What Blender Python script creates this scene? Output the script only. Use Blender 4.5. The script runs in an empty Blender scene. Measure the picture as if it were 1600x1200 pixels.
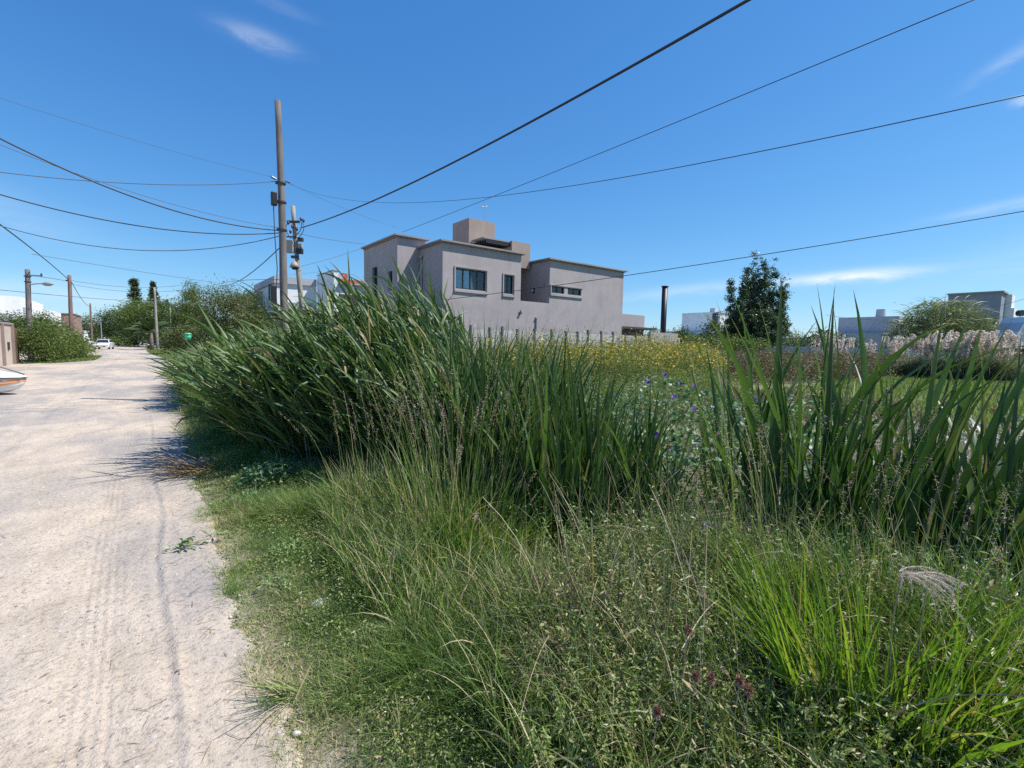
import bpy, math, random
import numpy as np
from mathutils import Vector, Matrix

# ------------------------------------------------------------------ camera
FPX, CX, CY = 740.0, 800.0, 600.0
AZ, PT, RL, EYE = math.radians(38), math.radians(4.7), math.radians(1.03), 1.7
F = np.array([math.sin(AZ)*math.cos(PT), math.cos(AZ)*math.cos(PT), -math.sin(PT)])
R0 = np.array([math.cos(AZ), -math.sin(AZ), 0.0]); U0 = np.cross(R0, F)
RR = math.cos(RL)*R0+math.sin(RL)*U0; UU = -math.sin(RL)*R0+math.cos(RL)*U0
EYEP = np.array([0, 0, EYE])
S = bpy.context.scene
cd = bpy.data.cameras.new('camera'); cam = bpy.data.objects.new('camera', cd); S.collection.objects.link(cam)
M = Matrix(((RR[0], UU[0], -F[0], 0), (RR[1], UU[1], -F[1], 0), (RR[2], UU[2], -F[2], EYE), (0, 0, 0, 1)))
cam.matrix_world = M
cd.sensor_width = 36; cd.lens = FPX/1600*36; cd.clip_start = 0.05; cd.clip_end = 4000
S.camera = cam
def spot(x, y, d):            # surveyed point: seen at (x, y) of the photograph, d metres ahead
    return EYEP+(F+RR*(x-CX)/FPX+UU*(CY-y)/FPX)*d
def seen(P):
    v = np.asarray(P)-EYEP; z = v@F
    return CX+FPX*(v@RR)/z, CY-FPX*(v@UU)/z

DENOISE = False
# ------------------------------------------------------------------ light
SUN = np.array([0.55, -0.42, 1.0]); SUN /= np.linalg.norm(SUN)
SUN_STRENGTH, SKY_STRENGTH, EXPOSURE = 5.0, 0.100, 0.42
w = bpy.data.worlds.new('World'); S.world = w; w.use_nodes = True
nt = w.node_tree; nt.nodes.clear()
def WN(t, **k):
    n = nt.nodes.new(t)
    for a, b in k.items(): setattr(n, a, b)
    return n
def WM(op, a, b=None, c=None):
    n = nt.nodes.new('ShaderNodeMath'); n.operation = op
    for i, v in enumerate((a, b, c)):
        if v is None: continue
        if hasattr(v, 'links'): nt.links.new(v, n.inputs[i])
        else: n.inputs[i].default_value = v
    return n.outputs[0]
sky = WN('ShaderNodeTexSky', sky_type='NISHITA', sun_disc=False)
sky.sun_elevation = math.asin(SUN[2]); sky.sun_rotation = math.atan2(SUN[0], SUN[1])
sky.air_density = 1.0; sky.dust_density = 0.1; sky.ozone_density = 1.6; sky.altitude = 20
sep = WN('ShaderNodeSeparateColor'); nt.links.new(sky.outputs[0], sep.inputs[0]); hs = WN('ShaderNodeCombineColor')   # film response of the blue sky
for i_, (g_, p_) in enumerate(((.42, 1.16), (1.05, .86), (2.24, .62))): nt.links.new(WM('MULTIPLY', WM('POWER', sep.outputs[i_], p_), g_), hs.inputs[i_])
tc = WN('ShaderNodeTexCoord')
def WV(vec):
    n = WN('ShaderNodeVectorMath', operation='DOT_PRODUCT'); nt.links.new(tc.outputs['Generated'], n.inputs[0]); n.inputs[1].default_value = tuple(vec); return n.outputs['Value']
nz = WN('ShaderNodeTexNoise'); nz.inputs['Scale'].default_value = 11; nz.inputs['Detail'].default_value = 10; nz.inputs['Roughness'].default_value = 0.72; nz.inputs['Distortion'].default_value = 0.6
mp = WN('ShaderNodeMapping'); mp.inputs['Scale'].default_value = (1, 1, 4.5); nt.links.new(tc.outputs['Generated'], mp.inputs[0]); nt.links.new(mp.outputs[0], nz.inputs['Vector'])
cover = None
# thin cirrus: direction of its middle, half width, half height, slant, density
for (px, py, hw, hh, sl, amp) in ((405, 58, 34, 9, .10, .27), (1320, 432, 70, 7, -.04, .8), (1575, 92, 30, 7, -.45, .15), (1590, 318, 60, 6, -.08, .25),
                                  (60, 456, 200, 14, 0, .20), (1600, 156, 9, 4, 0, .5), (1080, 452, 90, 8, -.1, .25), (420, 2, 40, 6, .1, .08), (-400, 200, 160, 24, .2, .3), (2200, 260, 200, 26, -.2, .3)):
    d = F+RR*(px-CX)/FPX+UU*(CY-py)/FPX; d /= np.linalg.norm(d)
    ur = np.cross(d, [0, 0, 1]); ur /= np.linalg.norm(ur); uv = np.cross(ur, d)
    a = ur*math.cos(sl)-uv*math.sin(sl); b = ur*math.sin(sl)+uv*math.cos(sl)
    df = WV(d); u = WM('DIVIDE', WV(a), hw/FPX); v = WM('DIVIDE', WV(b), hh/FPX)
    v = WM('ADD', v, WM('MULTIPLY', WM('SUBTRACT', nz.outputs['Fac'], .5), 2.2))
    r2 = WM('ADD', WM('MULTIPLY', u, u), WM('MULTIPLY', v, v))
    m = WM('MULTIPLY', WM('EXPONENT', WM('MULTIPLY', r2, -1.1)), WM('GREATER_THAN', df, 0.0))
    m = WM('MULTIPLY', m, WM('MULTIPLY', WM('POWER', nz.outputs['Fac'], 1.6), amp*2.4))
    cover = m if cover is None else WM('ADD', cover, m)
cover = WM('MINIMUM', cover, 0.8)
mx = WN('ShaderNodeMix', data_type='RGBA'); nt.links.new(cover, mx.inputs[0]); nt.links.new(hs.outputs[0], mx.inputs[6]); mx.inputs[7].default_value = (8.0, 8.2, 8.6, 1)
bg = WN('ShaderNodeBackground'); bg.inputs['Strength'].default_value = SKY_STRENGTH; nt.links.new(mx.outputs[2], bg.inputs['Color'])
ow = WN('ShaderNodeOutputWorld'); nt.links.new(bg.outputs[0], ow.inputs['Surface'])
sd = bpy.data.lights.new('sun', 'SUN'); sd.energy = SUN_STRENGTH; sd.angle = math.radians(0.53); sd.color = (1.0, 0.955, 0.89)
so = bpy.data.objects.new('sun', sd); S.collection.objects.link(so)
so.rotation_euler = Vector(SUN).to_track_quat('Z', 'Y').to_euler(); so.location = (10, -10, 30)
S.view_settings.view_transform = 'Standard'; S.view_settings.look = 'None'; S.view_settings.gamma = 1
S.view_settings.use_curve_mapping = False; S.view_settings.exposure = EXPOSURE
S.cycles.max_bounces = 6; S.cycles.diffuse_bounces = 3; S.cycles.glossy_bounces = 2; S.cycles.transmission_bounces = 4; S.cycles.transparent_max_bounces = 6
S.cycles.use_adaptive_sampling = True; S.cycles.adaptive_threshold = 0.01; S.cycles.use_denoising = DENOISE

# ------------------------------------------------------------------ tools
C = S.collection
rng = np.random.RandomState(7)
PI = math.pi
def mesh_np(name, V, Fc, mats, parent=None, tint=None, smooth=False, midx=None, link=True):
    me = bpy.data.meshes.new(name)
    V = np.ascontiguousarray(V, dtype=np.float32).reshape(-1, 3)
    Fc = [np.asarray(f, dtype=np.int32) for f in (Fc if isinstance(Fc, list) else [Fc])]
    me.vertices.add(len(V)); me.vertices.foreach_set('co', V.ravel())
    nl = sum(f.size for f in Fc); npol = sum(len(f) for f in Fc)
    me.loops.add(nl); me.loops.foreach_set('vertex_index', np.concatenate([f.ravel() for f in Fc]))
    tot = np.concatenate([np.full(len(f), f.shape[1], np.int32) for f in Fc]); st = np.concatenate([[0], np.cumsum(tot)[:-1]]).astype(np.int32)
    me.polygons.add(npol); me.polygons.foreach_set('loop_start', st)
    if smooth: me.polygons.foreach_set('use_smooth', np.ones(npol, bool))
    if midx is not None: me.polygons.foreach_set('material_index', np.asarray(midx, np.int32))
    if tint is not None:
        at = me.attributes.new('tint', 'FLOAT_COLOR', 'POINT')
        c = np.ones((len(V), 4), np.float32); c[:, :3] = tint; at.data.foreach_set('color', c.ravel())
    for m in (mats if isinstance(mats, (list, tuple)) else [mats]): me.materials.append(m)
    me.update(calc_edges=True)
    o = bpy.data.objects.new(name, me)
    if link: C.objects.link(o)
    if parent: o.parent = parent
    return o
def tag(o, label=None, cat=None, group=None, kind=None):
    if label: o['label'] = label
    if cat: o['category'] = cat
    if group: o['group'] = group
    if kind: o['kind'] = kind
    return o
def thing(name, label, cat, loc=(0, 0, 0), rz=0, group=None):
    o = bpy.data.objects.new(name, None); C.objects.link(o); o.location = tuple(loc); o.rotation_euler = (0, 0, rz); o.empty_display_size = .2
    return tag(o, label, cat, group)
class MB:
    def __init__(s): s.v = []; s.f = []
    def add(s, v, f):
        n = len(s.v); s.v += [tuple(map(float, p)) for p in v]; s.f += [tuple(i+n for i in q) for q in f]
    def box(s, x0, x1, y0, y1, z0, z1):
        s.add([(x0, y0, z0), (x1, y0, z0), (x1, y1, z0), (x0, y1, z0), (x0, y0, z1), (x1, y0, z1), (x1, y1, z1), (x0, y1, z1)],
              [(0, 3, 2, 1), (4, 5, 6, 7), (0, 1, 5, 4), (1, 2, 6, 5), (2, 3, 7, 6), (3, 0, 4, 7)]); return s
    def tube(s, pts, rad, n=8, cap=True):
        pts = [np.array(p, float) for p in pts]
        if not hasattr(rad, '__len__'): rad = [rad]*len(pts)
        rings = []; b = len(s.v)
        for i, p in enumerate(pts):
            t = pts[min(i+1, len(pts)-1)]-pts[max(i-1, 0)]; t /= (np.linalg.norm(t)+1e-9)
            a = np.cross(t, [0, 0, 1]) if abs(t[2]) < .95 else np.cross(t, [0, 1, 0]); a /= np.linalg.norm(a); c = np.cross(t, a)
            for k in range(n):
                q = 2*PI*k/n; s.v.append(tuple(p+rad[i]*(a*math.cos(q)+c*math.sin(q))))
        for i in range(len(pts)-1):
            for k in range(n):
                k2 = (k+1) % n; s.f.append((b+i*n+k, b+i*n+k2, b+(i+1)*n+k2, b+(i+1)*n+k))
        if cap:
            s.f.append(tuple(b+k for k in range(n-1, -1, -1))); s.f.append(tuple(b+(len(pts)-1)*n+k for k in range(n)))
        return s
    def build(s, name, mat, parent=None, smooth=False, bevel=0):
        me = bpy.data.meshes.new(name); me.from_pydata(s.v, [], s.f); me.materials.append(mat)
        if smooth: me.polygons.foreach_set('use_smooth', [True]*len(me.polygons))
        me.update(); o = bpy.data.objects.new(name, me); C.objects.link(o)
        if parent: o.parent = parent
        if bevel:
            b = o.modifiers.new('bevel', 'BEVEL'); b.width = bevel; b.segments = 2; b.limit_method = 'ANGLE'
        return o
def hashn(ix, iy, seed):
    h = (ix.astype(np.int64)*374761393+iy.astype(np.int64)*668265263+seed*982451653) & 0x7fffffff
    h = ((h ^ (h >> 13))*1274126177) & 0x7fffffff
    return ((h ^ (h >> 16)) & 0xffff)/65535.0
def vn(x, y, seed=0):
    x = np.asarray(x, float); y = np.asarray(y, float); ix = np.floor(x); iy = np.floor(y); fx = x-ix; fy = y-iy
    fx = fx*fx*(3-2*fx); fy = fy*fy*(3-2*fy); ix = ix.astype(np.int64); iy = iy.astype(np.int64)
    return (hashn(ix, iy, seed)*(1-fx)+hashn(ix+1, iy, seed)*fx)*(1-fy)+(hashn(ix, iy+1, seed)*(1-fx)+hashn(ix+1, iy+1, seed)*fx)*fy
def fbm(x, y, seed=0, o=4):
    a = 0; s = 0; k = 1
    for i in range(o): a = a+vn(np.asarray(x)*2**i, np.asarray(y)*2**i, seed+i)*k; s += k; k *= .5
    return a/s
def sm(a, b, x): t = np.clip((x-a)/(b-a), 0, 1); return t*t*(3-2*t)

# ------------------------------------------------------------------ materials
def newmat(name):
    m = bpy.data.materials.new(name); m.use_nodes = True; n = m.node_tree; p = n.nodes['Principled BSDF']; return m, n, p
def ramp(n, stops, fac):
    r = n.nodes.new('ShaderNodeValToRGB'); e = r.color_ramp.elements
    while len(e) < len(stops): e.new(.5)
    for i, (p, c) in enumerate(stops): e[i].position = p; e[i].color = (*c, 1)
    n.links.new(fac, r.inputs[0]); return r.outputs[0]
def noise(n, scale, detail=4, rough=.55, vec=None, stretch=None):
    t = n.nodes.new('ShaderNodeTexNoise'); t.inputs['Scale'].default_value = scale; t.inputs['Detail'].default_value = detail; t.inputs['Roughness'].default_value = rough
    if vec is None:
        c = n.nodes.new('ShaderNodeNewGeometry'); vec = c.outputs['Position']
    if stretch:
        mp = n.nodes.new('ShaderNodeMapping'); mp.inputs['Scale'].default_value = stretch; n.links.new(vec, mp.inputs[0]); vec = mp.outputs[0]
    n.links.new(vec, t.inputs['Vector']); return t.outputs['Fac']
def mixc(n, fac, a, b, mode='MIX'):
    m = n.nodes.new('ShaderNodeMix'); m.data_type = 'RGBA'; m.blend_type = mode
    for s, v in ((0, fac), (6, a), (7, b)):
        if hasattr(v, 'links'): n.links.new(v, m.inputs[s])
        elif s == 0: m.inputs[0].default_value = v
        else: m.inputs[s].default_value = (*v, 1)
    return m.outputs[2]
def bump(n, p, h, strength=.4, dist=.02):
    b = n.nodes.new('ShaderNodeBump'); b.inputs['Strength'].default_value = strength; b.inputs['Distance'].default_value = dist
    n.links.new(h, b.inputs['Height']); n.links.new(b.outputs[0], p.inputs['Normal'])
def flat(name, c, rough=.7, metal=0, var=.12, scale=3, bmp=0, spec=.5):
    m, n, p = newmat(name)
    f = noise(n, scale, 6, .65)
    lo = tuple(x*(1-var) for x in c); hi = tuple(min(1, x*(1+var)) for x in c)
    n.links.new(ramp(n, [(.3, lo), (.7, hi)], f), p.inputs['Base Color'])
    p.inputs['Roughness'].default_value = rough; p.inputs['Metallic'].default_value = metal; p.inputs['Specular IOR Level'].default_value = spec
    if bmp: bump(n, p, noise(n, scale*12, 4, .6), bmp, .01)
    return m
def leafmat(name, stops, tip=None, tipfrom=.75, rough=.42, trans=.3, spec=.5, transcol=1.25):
    m, n, p = newmat(name)
    a = n.nodes.new('ShaderNodeAttribute'); a.attribute_name = 'tint'; sp = n.nodes.new('ShaderNodeSeparateColor'); n.links.new(a.outputs['Color'], sp.inputs[0])
    r = sp.outputs[0]
    if name.startswith('reed_leaf_piece'):
        oi = n.nodes.new('ShaderNodeObjectInfo'); r = oi.outputs['Random']
    c = ramp(n, stops, r)
    if tip:
        rr = ramp(n, [(tipfrom, (0, 0, 0)), (1, (1, 1, 1))], sp.outputs[1]); c = mixc(n, rr, c, tip)
    f = noise(n, 30, 3, .6); c = mixc(n, .22, c, ramp(n, [(.3, (.55, .55, .55)), (.7, (1.0, 1.0, 1.0))], f), 'MULTIPLY')
    n.links.new(c, p.inputs['Base Color']); p.inputs['Roughness'].default_value = rough; p.inputs['Specular IOR Level'].default_value = spec
    t = n.nodes.new('ShaderNodeBsdfTranslucent')
    tcn = mixc(n, 1, c, (transcol, transcol*1.1, transcol*.45) if transcol > 1 else (1, 1, 1), 'MULTIPLY'); n.links.new(tcn, t.inputs['Color'])
    mx = n.nodes.new('ShaderNodeMixShader'); mx.inputs[0].default_value = trans
    n.links.new(p.outputs[0], mx.inputs[1]); n.links.new(t.outputs[0], mx.inputs[2]); n.links.new(mx.outputs[0], n.nodes['Material Output'].inputs['Surface'])
    return m
L = {}
L['reed'] = leafmat('reed_leaf', [(0, (.045, .095, .026)), (.5, (.085, .155, .042)), (.85, (.135, .21, .058)), (.93, (.16, .22, .07)), (.97, (.36, .28, .14))], tip=(.24, .22, .10), tipfrom=.92, rough=.46, trans=.24)
L['reedpiece'] = leafmat('reed_leaf_piece', [(0, (.035, .078, .022)), (.5, (.07, .135, .035)), (.9, (.12, .20, .05)), (.98, (.30, .24, .11))], tip=(.22, .19, .08), tipfrom=.9, rough=.44, trans=.26)
L['reeddark'] = leafmat('reed_leaf_dark', [(0, (.035, .078, .022)), (.5, (.065, .13, .035)), (.9, (.11, .19, .05)), (1, (.30, .24, .11))], tip=(.22, .19, .08), tipfrom=.92, rough=.42, trans=.24)
L['dry'] = leafmat('dry_leaf', [(0, (.22, .15, .09)), (.5, (.38, .29, .18)), (1, (.55, .47, .34))], rough=.7, trans=.15)
L['grass'] = leafmat('verge_grass', [(0, (.08, .145, .03)), (.45, (.15, .245, .05)), (.70, (.25, .32, .09)), (.80, (.40, .34, .19)), (1, (.58, .49, .33))], rough=.55, trans=.3)
L['lime'] = leafmat('lime_grass', [(0, (.08, .16, .025)), (.6, (.17, .28, .035)), (.9, (.27, .36, .05)), (1, (.38, .30, .12))], rough=.45, trans=.42)
L['weed'] = leafmat('weed_leaf', [(0, (.10, .145, .035)), (.40, (.20, .255, .065)), (.68, (.33, .37, .14)), (.82, (.34, .24, .13)), (1, (.58, .49, .35))], rough=.42, trans=.25)
L['glory'] = leafmat('vine_leaf', [(0, (.06, .13, .05)), (.6, (.12, .22, .09)), (1, (.22, .31, .16))], rough=.5, trans=.22)
L['broad'] = leafmat('broad_leaf', [(0, (.14, .24, .07)), (1, (.24, .35, .13))], rough=.45, trans=.25)
L['field'] = leafmat('field_leaf', [(0, (.11, .16, .04)), (.6, (.18, .225, .065)), (.85, (.25, .26, .09)), (1, (.30, .24, .12))], rough=.6, trans=.3)
L['meadow'] = leafmat('meadow_grass', [(0, (.13, .18, .05)), (.7, (.20, .26, .07)), (1, (.32, .33, .13))], rough=.6, trans=.35)
L['brownweed'] = leafmat('brown_weed', [(0, (.10, .075, .05)), (.4, (.19, .13, .09)), (.65, (.11, .13, .055)), (1, (.31, .23, .17))], rough=.7, trans=.2)
L['yellow'] = leafmat('yellow_petal', [(0, (.50, .27, .03)), (.5, (.66, .42, .05)), (1, (.70, .56, .16))], rough=.6, trans=.3)
L['darktree'] = leafmat('dark_tree_leaf', [(0, (.04, .07, .02)), (.6, (.07, .11, .032)), (1, (.12, .165, .05))], rough=.5, trans=.25)
L['tree'] = leafmat('tree_leaf', [(0, (.06, .10, .022)), (.5, (.115, .165, .036)), (1, (.20, .25, .065))], rough=.5, trans=.3)
L['olive'] = leafmat('olive_leaf', [(0, (.08, .11, .035)), (.5, (.13, .16, .055)), (.8, (.18, .20, .08)), (1, (.26, .23, .13))], rough=.55, trans=.3)
L['poplar'] = leafmat('poplar_leaf', [(0, (.04, .075, .035)), (.6, (.075, .12, .055)), (1, (.19, .24, .16))], rough=.35, trans=.2)
L['willow'] = leafmat('willow_leaf', [(0, (.10, .13, .055)), (.6, (.17, .20, .09)), (1, (.27, .29, .15))], rough=.5, trans=.3)
L['palm'] = leafmat('palm_leaf', [(0, (.06, .10, .035)), (1, (.13, .17, .07))], rough=.4, trans=.15)
L['pampasleaf'] = leafmat('pampas_leaf', [(0, (.15, .18, .09)), (1, (.32, .33, .21))], rough=.6, trans=.25)
L['plume'] = leafmat('pampas_plume', [(0, (.60, .50, .42)), (.5, (.76, .67, .58)), (1, (.90, .83, .74))], rough=.9, trans=.35, transcol=1.0)
L['seed'] = leafmat('grass_seed', [(0, (.34, .21, .16)), (.6, (.52, .38, .29)), (1, (.66, .54, .42))], rough=.8, trans=.2, transcol=1.0)
L['mauve'] = leafmat('withered_seed', [(0, (.52, .42, .34)), (1, (.76, .66, .56))], rough=.8, trans=.2, transcol=1.0)
L['teasel'] = leafmat('teasel_seed', [(0, (.20, .10, .07)), (1, (.46, .27, .19))], rough=.8, trans=.1)
L['purple'] = leafmat('purple_petal', [(0, (.14, .05, .42)), (1, (.28, .10, .60))], rough=.5, trans=.3, transcol=1.0)

bark = flat('bark', (.16, .125, .095), .9, var=.35, scale=8, bmp=.5)
def woodpole(name, c):
    m, n, p = newmat(name)
    f = noise(n, 14, 6, .7, stretch=(1, 1, .06)); g = noise(n, 1.4, 4, .6)
    cc = ramp(n, [(.28, tuple(x*.5 for x in c)), (.5, c), (.75, tuple(x*1.4 for x in c))], f)
    cc = mixc(n, .4, cc, ramp(n, [(.35, (.5, .5, .52)), (.65, (1, 1, 1))], g), 'MULTIPLY')
    n.links.new(cc, p.inputs['Base Color']); p.inputs['Roughness'].default_value = .85; bump(n, p, f, .6, .02); return m
polew = woodpole('weathered_pole_wood', (.155, .135, .125)); poleg = woodpole('grey_pole_wood', (.30, .28, .24)); poler = woodpole('brown_pole_wood', (.20, .12, .10))
def stucco(name, c, stain=.25, fine=60):
    m, n, p = newmat(name)
    f = noise(n, .9, 7, .6); g = noise(n, 3.2, 6, .7, stretch=(1.3, 1.3, .14)); h = noise(n, fine, 3, .6)
    cc = ramp(n, [(.3, tuple(x*(1-stain*.55) for x in c)), (.5, c), (.72, tuple(min(1, x*(1+stain*.35)) for x in c))], f)
    cc = mixc(n, .6, cc, ramp(n, [(.35, (1-stain*.6,)*3), (.6, (1, 1, 1))], g), 'MULTIPLY')
    n.links.new(cc, p.inputs['Base Color']); p.inputs['Roughness'].default_value = .92; p.inputs['Specular IOR Level'].default_value = .2
    bump(n, p, h, .12, .006); return m
taupe = stucco('taupe_stucco', (.385, .345, .345), .22); taupe2 = stucco('tank_stucco', (.34, .275, .235), .2)
white = stucco('white_plaster', (.78, .78, .78), .12); greyw = stucco('grey_plaster', (.42, .43, .46), .2); bluegrey = stucco('blue_grey_plaster', (.27, .29, .34), .2)
beige = stucco('beige_plaster', (.46, .37, .31), .25); brick_m = stucco('brown_brick_plaster', (.30, .20, .16), .3); wallb = stucco('beige_boundary_plaster', (.52, .45, .38), .3)
wallpil = stucco('brown_pillar_plaster', (.27, .20, .18), .3); concrete = stucco('old_concrete', (.50, .48, .47), .5); plasterwall = stucco('rough_plaster', (.42, .38, .36), .45)
copec = stucco('roof_coping', (.31, .28, .275), .3)
black = flat('black_metal', (.018, .018, .02), .45, .2, .2); darkm = flat('dark_metal', (.06, .06, .065), .5, .3); steel = flat('grey_steel', (.38, .38, .38), .45, .5)
greybox = flat('grey_box_plastic', (.30, .29, .27), .6); redr = flat('red_roof', (.48, .10, .06), .8, var=.2); darkroof = flat('dark_sheet_roof', (.055, .045, .042), .8, var=.4, scale=2)
ceramic = flat('insulator', (.07, .05, .08), .3); rubber = flat('rubber', (.02, .02, .02), .8); carpaint = flat('white_car_paint', (.80, .80, .81), .18, var=.02); carpaint.node_tree.nodes['Principled BSDF'].inputs['Coat Weight'].default_value = .6
red = flat('lamp_red', (.4, .02, .02), .3); lampglass = flat('lamp_glass', (.7, .7, .68), .15); orange = flat('orange_paint', (.75, .30, .10), .45, var=.25, scale=6); hullw = flat('white_hull', (.80, .79, .77), .35, var=.08, scale=5)
greenp = flat('green_plastic', (.06, .42, .22), .4); boatdark = flat('boat_seam', (.10, .11, .13), .6); reflected_sky = flat('sky_reflection_sheet', (.62, .76, .85), .8, var=.06)  # last one: sky reflection put into a pale blue base colour
stone_m = flat('pale_stone', (.55, .52, .49), .9, var=.25, scale=18, bmp=.6); barkd = flat('dry_stem', (.33, .26, .18), .8, var=.3, scale=20); wirem = flat('wire_black', (.025, .025, .03), .6); wiregrey = flat('wire_grey', (.10, .11, .13), .6)
gm, n_, p_ = newmat('window_glass'); p_.inputs['Base Color'].default_value = (.75, .82, .85, 1); p_.inputs['Roughness'].default_value = .02; p_.inputs['Transmission Weight'].default_value = 1.0; p_.inputs['IOR'].default_value = 1.45; glass = gm
_t = n_.nodes.new('ShaderNodeBsdfTransparent'); _t.inputs[0].default_value = (.72, .80, .84, 1); _g = n_.nodes.new('ShaderNodeBsdfGlossy'); _g.inputs['Roughness'].default_value = .02; _f = n_.nodes.new('ShaderNodeFresnel'); _f.inputs[0].default_value = 1.8
_m = n_.nodes.new('ShaderNodeMixShader'); n_.links.new(_f.outputs[0], _m.inputs[0]); n_.links.new(_t.outputs[0], _m.inputs[1]); n_.links.new(_g.outputs[0], _m.inputs[2]); n_.links.new(_m.outputs[0], n_.nodes['Material Output'].inputs['Surface'])
cglass, n_, p_ = newmat('car_glass'); p_.inputs['Base Color'].default_value = (.02, .025, .035, 1); p_.inputs['Roughness'].default_value = .04

def grounds():
    m, n, p = newmat('lot_soil')
    g = n.nodes.new('ShaderNodeNewGeometry'); pos = g.outputs['Position']
    f1 = noise(n, .18, 6, .6, pos); f2 = noise(n, 2.5, 6, .7, pos); f3 = noise(n, 30, 4, .7, pos)
    c = ramp(n, [(.3, (.13, .16, .05)), (.5, (.18, .21, .065)), (.7, (.23, .24, .09))], f1)
    c = mixc(n, ramp(n, [(.45, (0, 0, 0)), (.7, (.8, .8, .8))], f2), c, (.17, .14, .085))
    c = mixc(n, .7, c, ramp(n, [(.3, (.4, .4, .4)), (.7, (1.1, 1.1, 1.1))], f3), 'MULTIPLY')
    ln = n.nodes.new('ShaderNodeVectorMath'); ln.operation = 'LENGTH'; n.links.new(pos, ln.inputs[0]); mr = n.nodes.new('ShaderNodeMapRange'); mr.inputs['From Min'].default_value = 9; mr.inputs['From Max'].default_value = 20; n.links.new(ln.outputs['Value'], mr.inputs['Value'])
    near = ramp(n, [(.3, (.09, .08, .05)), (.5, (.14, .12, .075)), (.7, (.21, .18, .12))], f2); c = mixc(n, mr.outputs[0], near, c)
    sx = n.nodes.new('ShaderNodeSeparateXYZ'); n.links.new(pos, sx.inputs[0]); ad = n.nodes.new('ShaderNodeMath'); ad.operation = 'MULTIPLY_ADD'; n.links.new(f2, ad.inputs[0]); ad.inputs[1].default_value = -.9; n.links.new(sx.outputs[0], ad.inputs[2])
    m2 = n.nodes.new('ShaderNodeMapRange'); m2.inputs['From Min'].default_value = -.10; m2.inputs['From Max'].default_value = .25; n.links.new(ad.outputs[0], m2.inputs['Value'])
    sandc = ramp(n, [(.3, (.34, .285, .22)), (.7, (.50, .43, .345))], f3); c = mixc(n, m2.outputs[0], sandc, c)
    n.links.new(c, p.inputs['Base Color']); p.inputs['Roughness'].default_value = .95; bump(n, p, f3, .7, .03)
    r, n, p = newmat('dirt_road_sand')
    g = n.nodes.new('ShaderNodeNewGeometry'); pos = g.outputs['Position']
    big = noise(n, .42, 6, .62, pos, (1, .45, 1)); mid = noise(n, 2.6, 6, .68, pos, (1, .7, 1)); fine = noise(n, 38, 5, .7, pos); grit = noise(n, 170, 3, .7, pos)
    c = ramp(n, [(.30, (.42, .35, .27)), (.5, (.52, .435, .345)), (.7, (.60, .505, .405))], mid)
    c = mixc(n, ramp(n, [(.44, (0, 0, 0)), (.56, (.9, .9, .9))], big), c, (.335, .305, .28))
    c = mixc(n, .85, c, ramp(n, [(.28, (.38, .36, .34)), (.48, (1, 1, 1)), (.75, (1.12, 1.12, 1.12))], fine), 'MULTIPLY')
    c = mixc(n, .8, c, ramp(n, [(.28, (.45, .43, .42)), (.42, (1, 1, 1))], grit), 'MULTIPLY')
    vo = n.nodes.new('ShaderNodeTexVoronoi'); vo.inputs['Scale'].default_value = 26; n.links.new(pos, vo.inputs['Vector'])
    st = ramp(n, [(.10, (1, 1, 1)), (.16, (0, 0, 0))], vo.outputs['Distance'])
    sel = ramp(n, [(.47, (0, 0, 0)), (.55, (1, 1, 1))], noise(n, 3, 3, .6, pos, (1, .8, 1)))
    c = mixc(n, mixc(n, 1, st, sel, 'MULTIPLY'), c, (.24, .225, .22))
    # grey compacted gravel farther along
    n.links.new(c, p.inputs['Base Color']); p.inputs['Roughness'].default_value = .95; p.inputs['Specular IOR Level'].default_value = .2
    b1 = n.nodes.new('ShaderNodeBump'); b1.inputs['Strength'].default_value = .9; b1.inputs['Distance'].default_value = .012; n.links.new(fine, b1.inputs['Height'])
    b2 = n.nodes.new('ShaderNodeBump'); b2.inputs['Strength'].default_value = .5; b2.inputs['Distance'].default_value = .004; n.links.new(grit, b2.inputs['Height']); n.links.new(b1.outputs[0], b2.inputs['Normal'])
    b3 = n.nodes.new('ShaderNodeBump'); b3.inputs['Strength'].default_value = .6; b3.inputs['Distance'].default_value = .05; n.links.new(mid, b3.inputs['Height']); n.links.new(b2.outputs[0], b3.inputs['Normal'])
    n.links.new(b3.outputs[0], p.inputs['Normal'])
    return m, r
soil, sand = grounds()

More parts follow.
